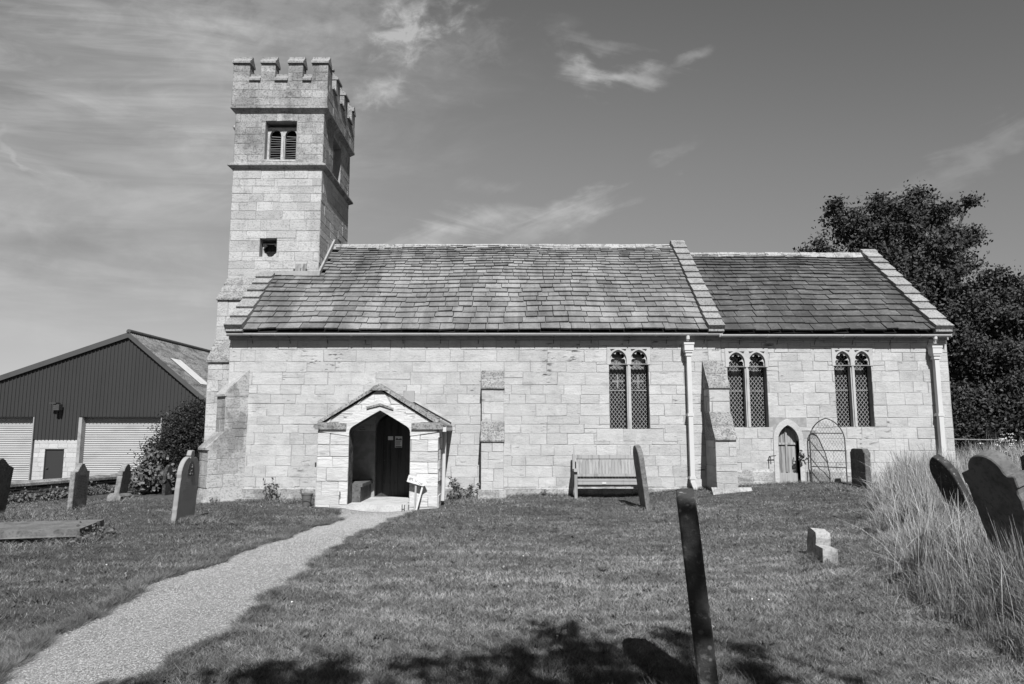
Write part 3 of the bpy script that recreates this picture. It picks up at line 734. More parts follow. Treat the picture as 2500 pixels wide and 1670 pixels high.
# ------------------------------------------------------------------ gutters and downpipes
def gutter(x0, x1, y, z):
    prof = [(y+.065*math.cos(a), z+.065*math.sin(a)) for a in [PI+PI*i/10 for i in range(11)]]
    prof += [(y+.055*math.cos(a), z+.055*math.sin(a)) for a in [PI+PI*i/10 for i in range(10, -1, -1)]]
    mb = MB(); mb.prism(prof, lambda a, b, d: (d, a, b), x0, x1, .5)
    mb.box(x0, y-.066, z-.065, x0+.012, y+.066, z+.01); mb.box(x1-.012, y-.066, z-.065, x1, y+.066, z+.01)
    x = x0+1.15
    while x < x1-.3:
        mb.prism([(y+.075*math.cos(a), z+.075*math.sin(a)) for a in [PI+PI*i/8 for i in range(9)]], lambda a, b, d: (d, a, b), x, x+.035); x += 1.83
    o = mb.build('gutter', M['gutter'], CH)
    x = x0+.55
    while x < x1-.1:
        br = MB(); br.tube([(x, y+.05, z-.06), (x, y+.14, z-.10), (x, YW-.012, z-.22)], .008, 5); br.tube([(x, y-.03, z-.07), (x, y+.06, z-.075)], .014, 5); x += .915; br.build('gutter_bracket', M['iron'], o)
    return o
gutter(-6.86, 5.05, 16.28, 3.93); gutter(4.98, 10.55, 16.285, 3.90)
def downpipe(x, ztop, zbot, hop=True, shoe=True):
    mb = MB(); y = 16.36; w = .052
    mb.tube([(x-.02, 16.28, 3.9), (x-.02, 16.28, 3.80), (x-.015, 16.33, ztop+.1)], .045, 8)
    mb.box(x-w, y-w, zbot+.24 if shoe else zbot, x+w, y+w, ztop-.28)
    # hopper: stepped square head
    for (r_, a, b) in ((.125, -.02, .03), (.112, -.16, -.021), (.095, -.21, -.161), (.07, -.245, -.211), (.08, -.29, -.246)):
        mb.box(x-r_, y-r_*.9, ztop+a, x+r_, y+r_*.9, ztop+b)
    for z in ((zbot+.31, 1.95) if shoe else (1.95,)):
        mb.box(x-w-.022, y-w-.012, z, x+w+.022, y+w+.06, z+.05); mb.box(x-w-.012, y-w-.008, z+.052, x+w+.012, y+w+.04, z+.075)
    if shoe:
        M4 = Matrix.Translation((x, y, zbot+.25)) @ Matrix.Rotation(R(-20), 4, 'Y')
        mb.box(-w, -w-.02, -.26, w, w, .01, .5, M4)
    return mb.build('downpipe', M['pipe'], CH)
downpipe(4.25, 3.68, .16); downpipe(10.20, 3.60, .35, shoe=False)

# ------------------------------------------------------------------ buttresses
def buttress(x0, x1, stages, label=None, seed=1, m='nave', base=None):
    """stages: list of (projection, z_bottom, z_top, z_slope_top, next_projection)"""
    mb = MB(); slopes = []
    for (p, z0, z1, zt, q) in stages:
        y = YW-p; wm = MB(); slopes.append(wm)
        mb.mi = 1; mb.box(x0+.012, y, z0, x1-.012, YW, z1, .4); mb.mi = 0
        ashlar(mb, south(y), x0, z0, x1, z1, (.26, .42), (.25, .5), (), seed, gap=.008)
        ashlar(mb, west(x0+.012), y-.01, z0, YW, z1, (.26, .42), (.3, .8), (), seed+1, gap=.008)
        ashlar(mb, east(x1-.012), y-.01, z0, YW, z1, (.26, .42), (.3, .8), (), seed+2, gap=.008)
        yq = YW-q; n = 2; e = .045
        for i in range(n):
            t0, t1 = i/n, (i+1)/n
            ya, yb = y+(yq-y)*t0, y+(yq-y)*t1; za, zb = z1+(zt-z1)*t0, z1+(zt-z1)*t1
            ov = e if i == 0 else .012
            wm.prism([(ya-ov, za-.004), (ya-ov, za+.035), (yb-.004, zb+.028), (yb+.02, zb-.0), (YW, zb), (YW, za-.004)], lambda a, b, d: (d, a, b), x0-.012, x1+.012, .3+.4*((seed+i) % 2))
    o = mb.build('buttress', [M[m], M['joint']], CH)
    if label: o['label'] = label
    for wm in slopes: wm.build('weathering', M['lichen'], o)
    return o
buttress(-.72, -.19, [(.48, -.2, 1.36, 1.80, .27), (.27, 1.36, 2.60, 3.02, .02)], seed=51)
buttress(4.62, 5.10, [(.82, -.2, 1.40, 2.02, .46), (.46, 1.40, 2.60, 3.26, .02)], seed=57)
fb = MB()
for (a, b) in ((-.78, -.13), ):
    fb.box(a, YW-.53, -.2, b, YW-.40, .26, .6)
fb.build('buttress_footing', M['plinth'], CH); fb = MB()
fb.prism([(YW-1.06, -.1), (YW-1.0, .14), (YW-.80, .34), (YW-.80, -.1)], lambda a, b, d: (d, a, b), 4.50, 5.40, .6)
fb.build('buttress_footing', M['plinth'], CH)

def sw_buttress():
    """stepped south-facing mass under the tower and the diagonal corner buttress"""
    mb = MB(); mb.mi = 1
    x0, x1 = -7.75, -6.87
    mb.box(x0, 17.35, -.3, x1, 18.31, 3.34, .4); mb.box(x0, 17.70, 3.34, x1+.4, 18.31, 5.02, .4)
    mb.mi = 0
    ashlar(mb, south(17.35), x0, -.2, x1, 3.34, (.24, .38), (.3, .6), (), 61); ashlar(mb, south(17.70), x0, 3.94, x1+.4, 5.02, (.24, .38), (.3, .6), (), 62)
    ashlar(mb, west(x0), 17.35, -.2, 18.3, 3.34, (.24, .38), (.3, .6), (), 63); ashlar(mb, west(x0), 17.70, 3.34, 18.3, 5.02, (.24, .38), (.3, .6), (), 64)
    o = mb.build('tower_buttress', [M['tower'], M['joint']], CH)
    f = lambda a, b, d: (d, a, b)
    def slope(ya, za, yb, zb, X0, X1, n=2):
        wm = MB()
        for i in range(n):
            t0, t1 = i/n, (i+1)/n; A, B = ya+(yb-ya)*t0, ya+(yb-ya)*t1; C, D = za+(zb-za)*t0, za+(zb-za)*t1
            ov = .06 if i == 0 else .015
            wm.prism([(A-ov, C-.01), (A-ov, C+.04), (B, D+.03), (B+.1, D), (B+.1, C-.01)], f, X0-.03, X1+.01, .4+.3*(i % 2))
        wm.build('weathering', M['lichen'], o)
    slope(17.35, 3.34, 17.72, 3.94, x0, x1); slope(17.70, 5.02, 18.32, 5.72, x0, x1+.42, 3)
    # diagonal buttress: local axis t runs to the south-west from the nave wall, w across to the north-west
    d = MB(); s2 = math.sqrt(.5)
    def L(t, w, z): return (-6.36-s2*t-s2*w, 16.5-s2*t+s2*w, z)
    def block(t, z0, z1, seed, mi=0):
        d.mi = 1
        vs = [L(-.2, 0, z0), L(t, 0, z0), L(t, .5, z0), L(-.2, .5, z0)]; vt = [L(-.2, 0, z1), L(t, 0, z1), L(t, .5, z1), L(-.2, .5, z1)]
        d.add(vs+vt, [(0,1,2,3),(7,6,5,4),(0,4,5,1),(1,5,6,2),(2,6,7,3),(3,7,4,0)], .4); d.mi = 0
        ashlar(d, lambda a, b, k: (lambda p: (p[0]+s2*k, p[1]-s2*k, p[2]))(L(a, 0, b)), -.05, z0, t, z1, (.26, .4), (.25, .5), (), seed)
        ashlar(d, lambda a, b, k: (lambda p: (p[0]-s2*k, p[1]-s2*k, p[2]))(L(t, a, b)), 0, z0, .5, z1, (.26, .4), (.3, .5), (), seed+1)
    block(.87, .30, 1.17, 71); block(.53, 1.17, 2.42, 73)
    d.mi = 0
    for (t0, z0, t1, z1) in ((.87, 1.17, .53, 1.56), (.53, 2.42, .0, 3.05)):
        for (w0, w1) in ((-.012, .512),):
            q = [(t0+.05, z0-.005), (t0+.05, z0+.045), (t1, z1+.03), (t1-.25, z1+.03), (t1-.25, z0-.005)]
            d.prism(q, lambda a, b, k: L(a, k, b), w0, w1, .35)
    # spread foot
    for (t, z0, z1, e) in ((.92, .02, .30, .05), (1.0, -.3, .04, .12)):
        vs = [L(-.3, -e, z0), L(t, -e, z0), L(t, .5+e, z0), L(-.3, .5+e, z0), L(-.3, -e*.4, z1), L(t-.06, -e*.4, z1), L(t-.06, .5, z1), L(-.3, .5, z1)]
        d.add(vs, [(0,1,2,3),(7,6,5,4),(0,4,5,1),(1,5,6,2),(2,6,7,3),(3,7,4,0)], .6)
    d.build('corner_buttress', [M['stained'], M['joint']], CH)['label'] = 'stained diagonal buttress on the corner of the nave'
sw_buttress()

# ------------------------------------------------------------------ tower
def tower():
    TW = thing('tower', '', ''); 
    bpy.data.objects.remove(TW)
    mb = MB(); mb.mi = 1
    B1 = (-6.93, 9.06, -6.05, 10.24); S1 = (-6.94, 6.33, -6.47, 6.85); E1 = (19.35, 9.06, 20.25, 10.24)
    zt = 10.5
    mb.prism(rect(TX0, -.3, TX1, zt), south(TY0), -.45, 0, .4, [rect(*B1), rect(*S1)])
    mb.prism(rect(TY0+.451, -.3, TY1, zt), east(TX1), -.45, 0, .4, [rect(*E1)])
    mb.box(TX0, TY0+.451, -.3, TX0+.45, TY1, zt, .4); mb.box(TX0+.451, TY1-.45, -.3, TX1-.451, TY1, zt, .4)
    mb.mi = 0
    ashlar(mb, south(TY0), TX0, 4.6, TX1, 8.86, (.20, .34), (.3, .75), [S1], 81)
    ashlar(mb, east(TX1), TY0-.01, 4.6, TY1, 8.86, (.20, .34), (.3, .75), (), 83)
    ashlar(mb, west(TX0), TY0-.01, 0, TY1, 8.86, (.22, .34), (.3, .75), (), 84)
    mb.mi = 2
    ashlar(mb, south(TY0), TX0, 8.98, TX1, 10.5, (.26, .36), (.3, .6), [B1], 85)
    ashlar(mb, east(TX1), TY0-.01, 8.98, TY1, 10.5, (.26, .36), (.3, .6), [E1], 87)
    ashlar(mb, west(TX0), TY0-.01, 8.98, TY1, 10.5, (.26, .36), (.3, .6), (), 88)
    mb.mi = 1; mb.box(TX0+.45, TY0+.45, 8.3, TX1-.45, TY1-.45, 8.4, .3)
    t = mb.build('tower', [M['tower'], M['joint'], M['tower_high']], CH)
    # string courses: moulded drip course all round
    sc = MB()
    for (z, h, pr_, r1, r2) in ((8.82, .19, .125, .085, .125), (10.45, .215, .125, .125, .185)):
        for (fn, a, b) in ((south(TY0), TX0, TX1), (east(TX1), TY0, TY1), (west(TX0), TY0, TY1)):
            ring = 1
        def lv(e, zz): return [(TX0-e, TY0-e, zz), (TX1+e, TY0-e, zz), (TX1+e, TY1+e, zz), (TX0-e, TY1+e, zz)]
        L_ = [lv(.0, z), lv(pr_, z+r1), lv(pr_, z+r2), lv(.03 if z < 10 else .09, z+h)]
        vs = sum(L_, []); fs = []
        for i in range(3):
            for k in range(4): fs.append((i*4+k, i*4+(k+1) % 4, (i+1)*4+(k+1) % 4, (i+1)*4+k))
        fs += [(0, 1, 2, 3), (12, 13, 14, 15)]
        sc.add(vs, fs, .4)
    sc.build('string_course', M['tower_high'], t)
    # parapet with battlements
    pp = MB(); e = .10; X0, X1, Y0, Y1 = TX0-e, TX1+e, TY0-e, TY1+e; th = .30
    zb, zc, zm = 10.655, 11.38, 11.90
    pp.mi = 1
    pp.box(X0, Y0, zb, X1, Y0+th, zc); pp.box(X1-th, Y0+th, zb, X1, Y1, zc); pp.box(X0, Y0+th, zb, X0+th, Y1, zc); pp.box(X0+th, Y1-th, zb, X1-th, Y1, zc)
    pp.mi = 0
    for (f, a, b, s) in ((south(Y0), X0, X1, 91), (east(X1), Y0-.01, Y1, 93), (west(X0), Y0-.01, Y1, 94)):
        ashlar(pp, f, a, zb, b, zc, (.22, .27), (.26, .55), (), s)
    xs = [(X0, X0+.47), (X0+.79, X0+1.19), (X0+1.56, X0+1.97), (X1-.45, X1)]
    D = Y1-Y0; ysm = [(Y0+.3*0, Y0+.45), (Y0+.90, Y0+1.35), (Y0+1.85, Y0+2.30), (Y1-.45, Y1)]
    def cap(poly_x0, poly_x1, y0, y1, z, alongx, tn):
        o = .06; h1 = .055; h2 = .21; pp.mi = 2
        if alongx:
            ym = (y0+y1)/2
            pp.prism([(y0-o, z), (y0-o, z+h1), (ym-.05, z+h2), (ym-.05, z+h2+.05), (ym+.05, z+h2+.05), (ym+.05, z+h2), (y1+o, z+h1), (y1+o, z)], lambda a, b, d: (d, a, b), poly_x0, poly_x1, tn)
        else:
            xm = (poly_x0+poly_x1)/2
            pp.prism([(poly_x0-o, z), (poly_x0-o, z+h1), (xm-.05, z+h2), (xm-.05, z+h2+.05), (xm+.05, z+h2+.05), (xm+.05, z+h2), (poly_x1+o, z+h1), (poly_x1+o, z)], lambda a, b, d: (a, d, b), y0, y1, tn)
        pp.mi = 0
    for yy in (Y0, Y1-th):
        for i, (a, b) in enumerate(xs):
            pp.box(a, yy, zc, b, yy+th, zm, .4)
            if yy == Y0: ashlar(pp, south(Y0), a, zc, b, zm, (.24, .3), (.3, .6), (), 95+i)
            cap(a-.02, b+.02, yy, yy+th, zm, True, .4+.1*i)
        for i in range(3): cap(xs[i][1]+.002, xs[i+1][0]-.002, yy, yy+th, zc, True, .3)
    for xx in (X0, X1-th):
        for i, (a, b) in enumerate(ysm):
            if i in (0, 3):
                a2, b2 = (a+th, b) if i == 0 else (a, b-th)
                pp.box(xx, a2, zc, xx+th, b2, zm, .4); cap(xx, xx+th, a2+.05, b2+.02, zm, False, .5)
            else:
                pp.box(xx, a, zc, xx+th, b, zm, .4); cap(xx, xx+th, a-.02, b+.02, zm, False, .5)
        for i in range(3): cap(xx, xx+th, ysm[i][1]+.002, ysm[i+1][0]-.002, zc, False, .3)
    pp.build('parapet', [M['tower_high'], M['joint'], M['coping']], t)
    gg = MB(); gg.tube([(TX0, 19.0, 10.40), (TX0-.16, 18.95, 10.38), (TX0-.30, 18.9, 10.30)], [.09, .085, .07], 6); gg.build('waterspout', M['tower_high'], t)
    # belfry openings
    def belfry(a0, z0, a1, z1, f, name):
        fr = MB(); mid = (a0+a1)/2; m_ = .055
        li = [(a0+.06, mid-m_), (mid+m_, a1-.06)]; zs = z1-.36
        hl = [[(a, z0+.05), (b, z0+.05)] + arch_pts(a, b, zs, .20, 9, False) for a, b in li]
        fr.prism(rect(a0-.02, z0+.002, a1+.02, z1-.10), f, -.30, -.20, .55, hl)
        fr.prism([(mid-.03, z0), (mid+.03, z0), (mid+.03, zs), (mid-.03, zs)], f, -.199, -.15, .6)
        # sloped sill and chamfered lintel soffit
        fr.prism([(a0, z0-.001), (a1, z0-.001), (a1, z0+.05), (a0, z0+.05)], f, -.199, .012, .6)
        o = fr.build('belfry_window', M['tower'], CH)
        lv = MB(); rs = random.Random(5)
        for a, b in li:
            z = z0+.08
            while z < zs+.05:
                tl = rs.uniform(-.012, .012); k = rs.uniform(0, .01)
                p = [(a-.01, z+tl), (b+.01, z-tl)]
                vs = [f(p[0][0], p[0][1], -.285), f(p[1][0], p[1][1], -.285), f(p[1][0], p[1][1]+.045, -.40), f(p[0][0], p[0][1]+.045, -.40)]
                vs += [f(p[0][0], p[0][1]-.016, -.285), f(p[1][0], p[1][1]-.016, -.285), f(p[1][0], p[1][1]+.03, -.40), f(p[0][0], p[0][1]+.03, -.40)]
                lv.add(vs, [(0,1,2,3),(4,7,6,5),(0,4,5,1),(1,5,6,2),(2,6,7,3),(3,7,4,0)], rs.random())
                z += .064+k
        lv.build('louvre', M['louvre'], o)
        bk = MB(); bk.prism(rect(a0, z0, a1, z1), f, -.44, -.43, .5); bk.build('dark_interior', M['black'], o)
    belfry(*B1, south(TY0), 'b'); belfry(*E1, east(TX1), 'b')
    # small square window with a worn quatrefoil and wire mesh
    q = MB(); cx, cz = -6.70, 6.57; n = 40; hole = []
    rs = random.Random(3)
    for i in range(n):
        a = 2*PI*i/n; r_ = .165+.035*abs(math.cos(2*a)) + rs.uniform(-.008, .008)
        if .9 < a < 2.2: r_ += .03
        hole.append((cx+r_*math.cos(a), cz+r_*math.sin(a)))
    q.prism(rect(S1[0]+.02, S1[1]+.002, S1[2]-.002, S1[3]-.10), south(TY0), -.26, -.18, .6, [[(min(max(x, S1[0]+.03), S1[2]-.012), min(max(z, S1[1]+.012), S1[3]-.112)) for x, z in hole]])
    o = q.build('quatrefoil_window', M['trim'], CH)
    wm = MB()
    for i in range(13):
        x = S1[0]+.03+i*.035
        wm.tube([(x, TY0+.28, S1[1]), (x+.22, TY0+.28, S1[3])], .004, 4); wm.tube([(x+.1, TY0+.285, S1[1]), (x-.12, TY0+.285, S1[3])], .004, 4)
    wm.build('wire_mesh', M['iron'], o)
    bk = MB(); bk.prism(rect(S1[0], S1[1], S1[2], S1[3]), south(TY0), -.44, -.43); bk.build('dark_interior', M['black'], o)
    # boarded hatch
    h = MB(); f = south(TY0)
    for i in range(2): h.prism(rect(-5.93+i*.155, 5.80, -5.93+i*.155+.152, 6.13), f, .012, .035, .6+.3*i)
    for i in range(2): h.prism([(-5.93+i*.17, 6.0), (-5.85+i*.16, 5.86), (-5.84+i*.16, 6.1)], f, .036, .040, .0)
    hh = h.build('hatch', M['old_wood'], CH)
    for x in (-5.945, -5.61):
        hb = MB(); hb.prism([(x-.02, 5.80), (x+.03, 5.80), (x+.015, 5.84), (x+.02, 5.96), (x-.02, 6.0), (x-.03, 5.94)], f, .0365, .046); hb.build('hinge', M['iron'], hh)
    hb = MB(); hb.prism(rect(-5.785, 5.80, -5.77, 6.0), f, .0365, .05); hb.build('bolt', M['iron'], hh)
tower()

# ------------------------------------------------------------------ porch
def porch():
    Yf = 14.9; x0, x1 = -4.20, -1.59; ax = (x0+x1)/2-.0; ze = 1.62; za = 2.50
    op = (-3.52, -.06, -2.20, 0); f = south(Yf)
    arch = arch_pts(op[0], op[2], 1.57, .48, 16, four=True)
    hole = [(op[0], -.055), (op[2], -.055)] + arch
    mb = MB(); mb.mi = 1
    gab = [(x0+.004, -.2), (x1-.004, -.2), (x1-.004, ze+.1), (ax, za), (x0+.004, ze+.1)]
    gb = [(x0+.004, -.059), (x1-.004, -.059), (x1-.004, ze+.1), (ax, za), (x0+.004, ze+.1)]
    mb.prism(gb, f, -.02, 0, .4, [hole]); mb.mi = 2; mb.prism(gb, f, -.42, -.0205, .4, [hole])  # dark stone behind the face paints porch shade into the reveals
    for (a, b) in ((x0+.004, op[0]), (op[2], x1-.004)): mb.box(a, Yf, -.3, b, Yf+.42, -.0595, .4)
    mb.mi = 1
    for (a, b) in ((x0+.004, x0+.40), (x1-.40, x1-.004)): mb.mi = 2; mb.box(a, Yf+.421, -.2, b, YW-.001, ze+.02, .35); mb.mi = 1  # side walls coloured dark too, shade of the interior put into the stone
    mb.box(x0+.41, Yf+.05, -.3, x1-.41, YW, .03, .5)
    mb.mi = 0
    # dressed stones: jambs, then the gable above cut round one large arched slab
    ashlar(mb, f, x0, -.2, op[0], 1.57, (.17, .30), (.30, .60), (), 101, rough=.016)
    ashlar(mb, f, op[2], -.2, x1, 1.57, (.17, .30), (.30, .60), (), 102, rough=.016)
    clip = lambda z: (x0 + max(0, (z-ze-.07))*(ax-x0)/(za-ze-.1) - 0, x1 - max(0, (z-ze-.07))*(x1-ax)/(za-ze-.1))
    half = [(abs(x-ax), z) for x, z in arch]
    ah = []
    for i in range(14):
        zz = 1.56+i*.036; w_ = max([x for x, z in half if z >= zz-.001] or [0])
        ah.append((-2.86-w_, zz, -2.86+w_, zz+.0361))
    ashlar(mb, f, x0, 1.57, x1, za-.1, (.15, .22), (.3, .6), ah, 103, clip=clip)
    ashlar(mb, east(x1-.004), Yf-.01, -.06, YW, ze, (.17, .30), (.28, .6), (), 104, rough=.02)
    ashlar(mb, west(x0+.004), Yf-.01, -.06, YW, ze, (.17, .30), (.28, .6), (), 105, rough=.014)
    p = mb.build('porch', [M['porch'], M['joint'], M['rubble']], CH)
    # arch slabs with a moulded arris
    s = MB()
    outer = [(op[2]+.005, 1.50), (op[2]+.62, 1.60), (ax+.02, 2.36), (ax-.02, 2.36), (op[0]-.62, 1.60), (op[0]-.005, 1.50)]
    inner = arch_pts(op[0], op[2], 1.57, .48, 16, four=True)
    poly = [(op[2], 1.50), (op[2]+.58, 1.585), (ax, 2.30), (op[0]-.58, 1.585), (op[0], 1.50)] + list(reversed(inner))
    s.prism(poly, f, -.05, .027, .75)
    hood = [(-3.15, 2.08), (-2.86, 2.155), (-2.57, 2.06), (-2.57, 2.10), (-2.86, 2.20), (-3.15, 2.125)]
    s.mi = 1; s.prism(hood, f, .0275, .06, .3)
    s.build('arch_stone', [M['porch'], M['lichen']], p)
    # roof slabs and coping
    r_ = MB(); rs = random.Random(9)
    sl = (za-ze-.06)/(ax-x0)
    for sgn, xe in ((-1, x0), (1, x1)):
        for i in range(5):
            for (ya, yb) in ((Yf+.20, Yf+.75), (Yf+.755, Yf+1.2), (Yf+1.205, YW-.013)):
                t0, t1 = i/5, (i+1)/5+.05
                xa = xe+sgn*.16 + (ax-xe-sgn*.16)*t0; xb = xe+sgn*.16+(ax-xe-sgn*.16)*min(t1, 1)
                zA = ze+.10 + (za-ze-.03)*t0 - .04; zB = ze+.10+(za-ze-.03)*min(t1, 1)-.04
                k = rs.uniform(0, .01)
                vs = [(xa, ya+.004, zA+.045+k), (xa, yb-.004, zA+.045+k), (xb, yb-.004, zB+.02), (xb, ya+.004, zB+.02), (xa, ya+.004, zA), (xa, yb-.004, zA), (xb, yb-.004, zB-.02), (xb, ya+.004, zB-.02)]
                r_.add(vs, [(0,1,2,3),(4,7,6,5),(0,4,5,1),(1,5,6,2),(2,6,7,3),(3,7,4,0)], rs.random())
    r_.build('porch_roof', M['slate'], p)
    c = MB()
    for sgn, xe in ((-1, x0), (1, x1)):
        n = 5
        for i in range(n):
            t0, t1 = i/n, (i+1)/n-.004
            xa, xb = xe+(ax-xe)*t0, xe+(ax-xe)*t1
            zA, zB = ze+.12+(za-ze-.07)*t0, ze+.12+(za-ze-.07)*t1
            vs = [(xa, Yf-.07, zA), (xb, Yf-.07, zB), (xb, Yf+.24, zB), (xa, Yf+.24, zA), (xa, Yf-.05, zA+.08), (xb, Yf-.05, zB+.08), (xb, Yf+.24, zB+.10), (xa, Yf+.24, zA+.10)]
            c.add(vs, [(0,1,2,3),(4,7,6,5),(0,4,5,1),(1,5,6,2),(2,6,7,3),(3,7,4,0)], rs.random())
        a, b = (xe-.06, xe+.62) if sgn < 0 else (xe-.58, xe+.10)
        c.prism([(a, ze+.02), (b, ze+.02), (b, ze+.15), (b-.22*1, ze+.17), (a+.1, ze+.17), (a, ze+.12)] if sgn < 0 else [(a, ze+.02), (b, ze+.02), (b, ze+.12), (b-.1, ze+.17), (a+.22, ze+.17), (a, ze+.15)], f, -.25, .075, .35)
    c.prism([(ax-.2, za-.02), (ax+.2, za-.02), (ax+.12, za+.07), (ax, za+.12), (ax-.12, za+.07)], f, -.24, .085, .7)
    c.build('porch_coping', M['lichen'], p)
    ld = MB()
    ld.box(ax+.28, YW-.07, 2.28, ax+.55, YW-.014, 2.56); 
    ld.add([(ax+.5, YW-.05, 2.32), (x1+.14, YW-.05, 1.80), (x1+.14, YW-.012, 1.86), (ax+.5, YW-.012, 2.40)], [(0,1,2,3)], .6)
    ld.build('roof_flashing', M['lead'], p)
    # stone bench inside along the west wall, threshold
    b = MB(); b.box(x0+.405, Yf+.43, .0451, x0+.86, YW-.02, .38, .5); b.box(x0+.402, Yf+.425, .381, x0+.90, YW-.02, .45, .8); b.build('stone_seat', M['head_dark'], p)  # seat's dark colour carries the shade inside the porch
    t = MB(); t.box(op[0]+.004, Yf-.10, -.3, op[2]-.004, Yf+.30, .05, .6); t.box(x0+.415, Yf+.302, -.06, x1-.415, YW+.1, .045, .6); t.build('threshold', M['sill'], p)
    # inner oak door with studs
    d = MB(); Yd = YW+.14; fd = south(Yd)
    for i in range(6):
        a = -3.27+i*.1785; q = a+.174
        top = lambda x: 1.65+.33*math.sqrt(max(0, 1-((x+2.735)/.535)**2))
        d.prism([(a, -.04), (q, -.04), (q, top(min(q, -2.21))), ((a+q)/2, top((a+q)/2)), (a, top(max(a, -3.26)))], fd, -.04, 0, .2+.12*i)
    d.mi = 1
    for z in (.06, .36, .62, .90, 1.12):
        for i in range(8):
            x = -3.2+i*.135; d.box(x-.012, Yd-.018, z-.014, x+.012, Yd-.001, z+.014)
    d.build('oak_door', [M['door'], M['iron']], p)
    # rainwater goods at either side
    e = MB(); e.box(x1+.02, Yf-.02, ze-.02, x1+.16, YW, ze+.0, .5); e.box(x1+.15, Yf-.02, ze, x1+.165, YW, ze+.06)
    e.box(x1+.02, Yf-.028, ze-.03, x1+.17, Yf-.021, ze+.07)
    e.tube([(x1+.09, Yf+.42, ze-.02), (x1+.09, Yf+.45, ze-.15), (x1+.07, Yf+.47, .3), (x1+.06, Yf+.47, .08)], .042, 8)
    e.build('porch_downpipe', M['pipe'], p)
    w = MB(); w.tube([(x0-.05, Yf+.35, 1.55), (x0-.05, Yf+.35, .05)], .03, 8); w.box(x0-.12, Yf+.27, .82, x0, Yf+.43, .92); w.box(x0-.06, Yf+.3, 1.54, x0, Yf+1.5, 1.60)
    w.build('porch_downpipe', M['iron'], p)['label'] = 'dark pipe with a small hopper on the west side'
    k = MB(); k.tube([(-3.68, Yf-.02, .32), (-3.67, Yf-.045, .27), (-3.67, Yf-.05, .2)], .012, 6); k.build('iron_peg', M['iron'], p)
    # objects on the door: two notices
    n1 = MB(); n1.prism(rect(-2.99, 1.38, -2.87, 1.47), south(Yd), .002, .005); o = n1.build('notice', M['paper']); tag(o, 'small blank card pinned on the dark porch door', 'notice')
    n2 = thing('notice', 'larger printed notice on the porch door with a black band at top', 'notice', (-2.735, Yd, 1.33))
    s = MB(); s.prism(rect(-2.82, 1.20, -2.65, 1.47), south(Yd), .002, .005); s.build('sheet', M['paper'], n2)
    s = MB(); s.prism([(-2.81, 1.39), (-2.78, 1.44), (-2.74, 1.40), (-2.69, 1.425), (-2.66, 1.41), (-2.66, 1.375), (-2.81, 1.375)], south(Yd), .0055, .006)
    for i in range(5): s.prism(rect(-2.81, 1.345-i*.022, -2.68-.01*(i % 3), 1.355-i*.022), south(Yd), .0055, .006)
    s.prism(rect(-2.81, 1.205, -2.66, 1.235), south(Yd), .0055, .006)
    s.build('printing', M['print'], n2)
porch()

# ------------------------------------------------------------------ gravestones
def stone_shape(kind, w, h):
    """outline in (y, z), y across the width, starting below ground"""
    b = -.25; p = [(-w/2, b), (w/2, b)]
    def arc(cx, cz, r_, a0, a1, n=10): return [(cx+r_*math.cos(R(a0+(a1-a0)*i/n)), cz+r_*math.sin(R(a0+(a1-a0)*i/n))) for i in range(n+1)]
    if kind == 'gothic':
        sp = h-.42; p += [(w/2, sp)]+[(x, z) for x, z in arch_pts(-w/2, w/2, sp, .30, 9)[1:8]] + [(.075, h-.135), (.075, h-.10), (.095, h-.09), (.06, h), (-.06, h), (-.095, h-.09), (-.075, h-.10), (-.075, h-.135)] + [(x, z) for x, z in arch_pts(-w/2, w/2, sp, .30, 9)[11:18]] + [(-w/2, sp)]
    elif kind == 'ogee':
        s = h-.20; q = [(w/2, s)]
        for i in range(9):
            t = i/8; q.append((w/2-.07-(w/2-.07)*t, s+.03+.17*(t*t*(3-2*t))))
        p += q + [(-x, z) for x, z in reversed(q[:-1])]
    elif kind == 'round':
        p += arc(0, h-w/2, w/2, 0, 180, 18)
    elif kind == 'shouldered':
        r_ = w*.36; s = h-r_; p += [(w/2, s-.10), (w/2+.015, s-.10), (w/2+.015, s-.0), (w/2-.05, s)] + arc(0, s, r_, 8, 172, 14) + [(-w/2+.05, s), (-w/2-.015, s), (-w/2-.015, s-.10), (-w/2, s-.10)]
    elif kind == 'flat':
        p += [(w/2, h-.07), (w/2-.04, h-.07), (w/2-.05, h-.02), (w/2-.12, h), (-w/2+.10, h+.01), (-w/2+.05, h-.03), (-w/2+.04, h-.07), (-w/2, h-.07)]
    elif kind == 'pointed':
        s = h-.30; p += [(w/2, s)] + arch_pts(-w/2, w/2, s, .30, 9)[1:-1] + [(-w/2, s)]
    elif kind == 'scroll':
        s = h-.24; q = [(w/2, s), (w/2, s+.06), (w/2-.10, s+.07), (w/2-.15, s+.13), (.05, h-.01)]; p += q+[(-x, z) for x, z in reversed(q)]
    return p
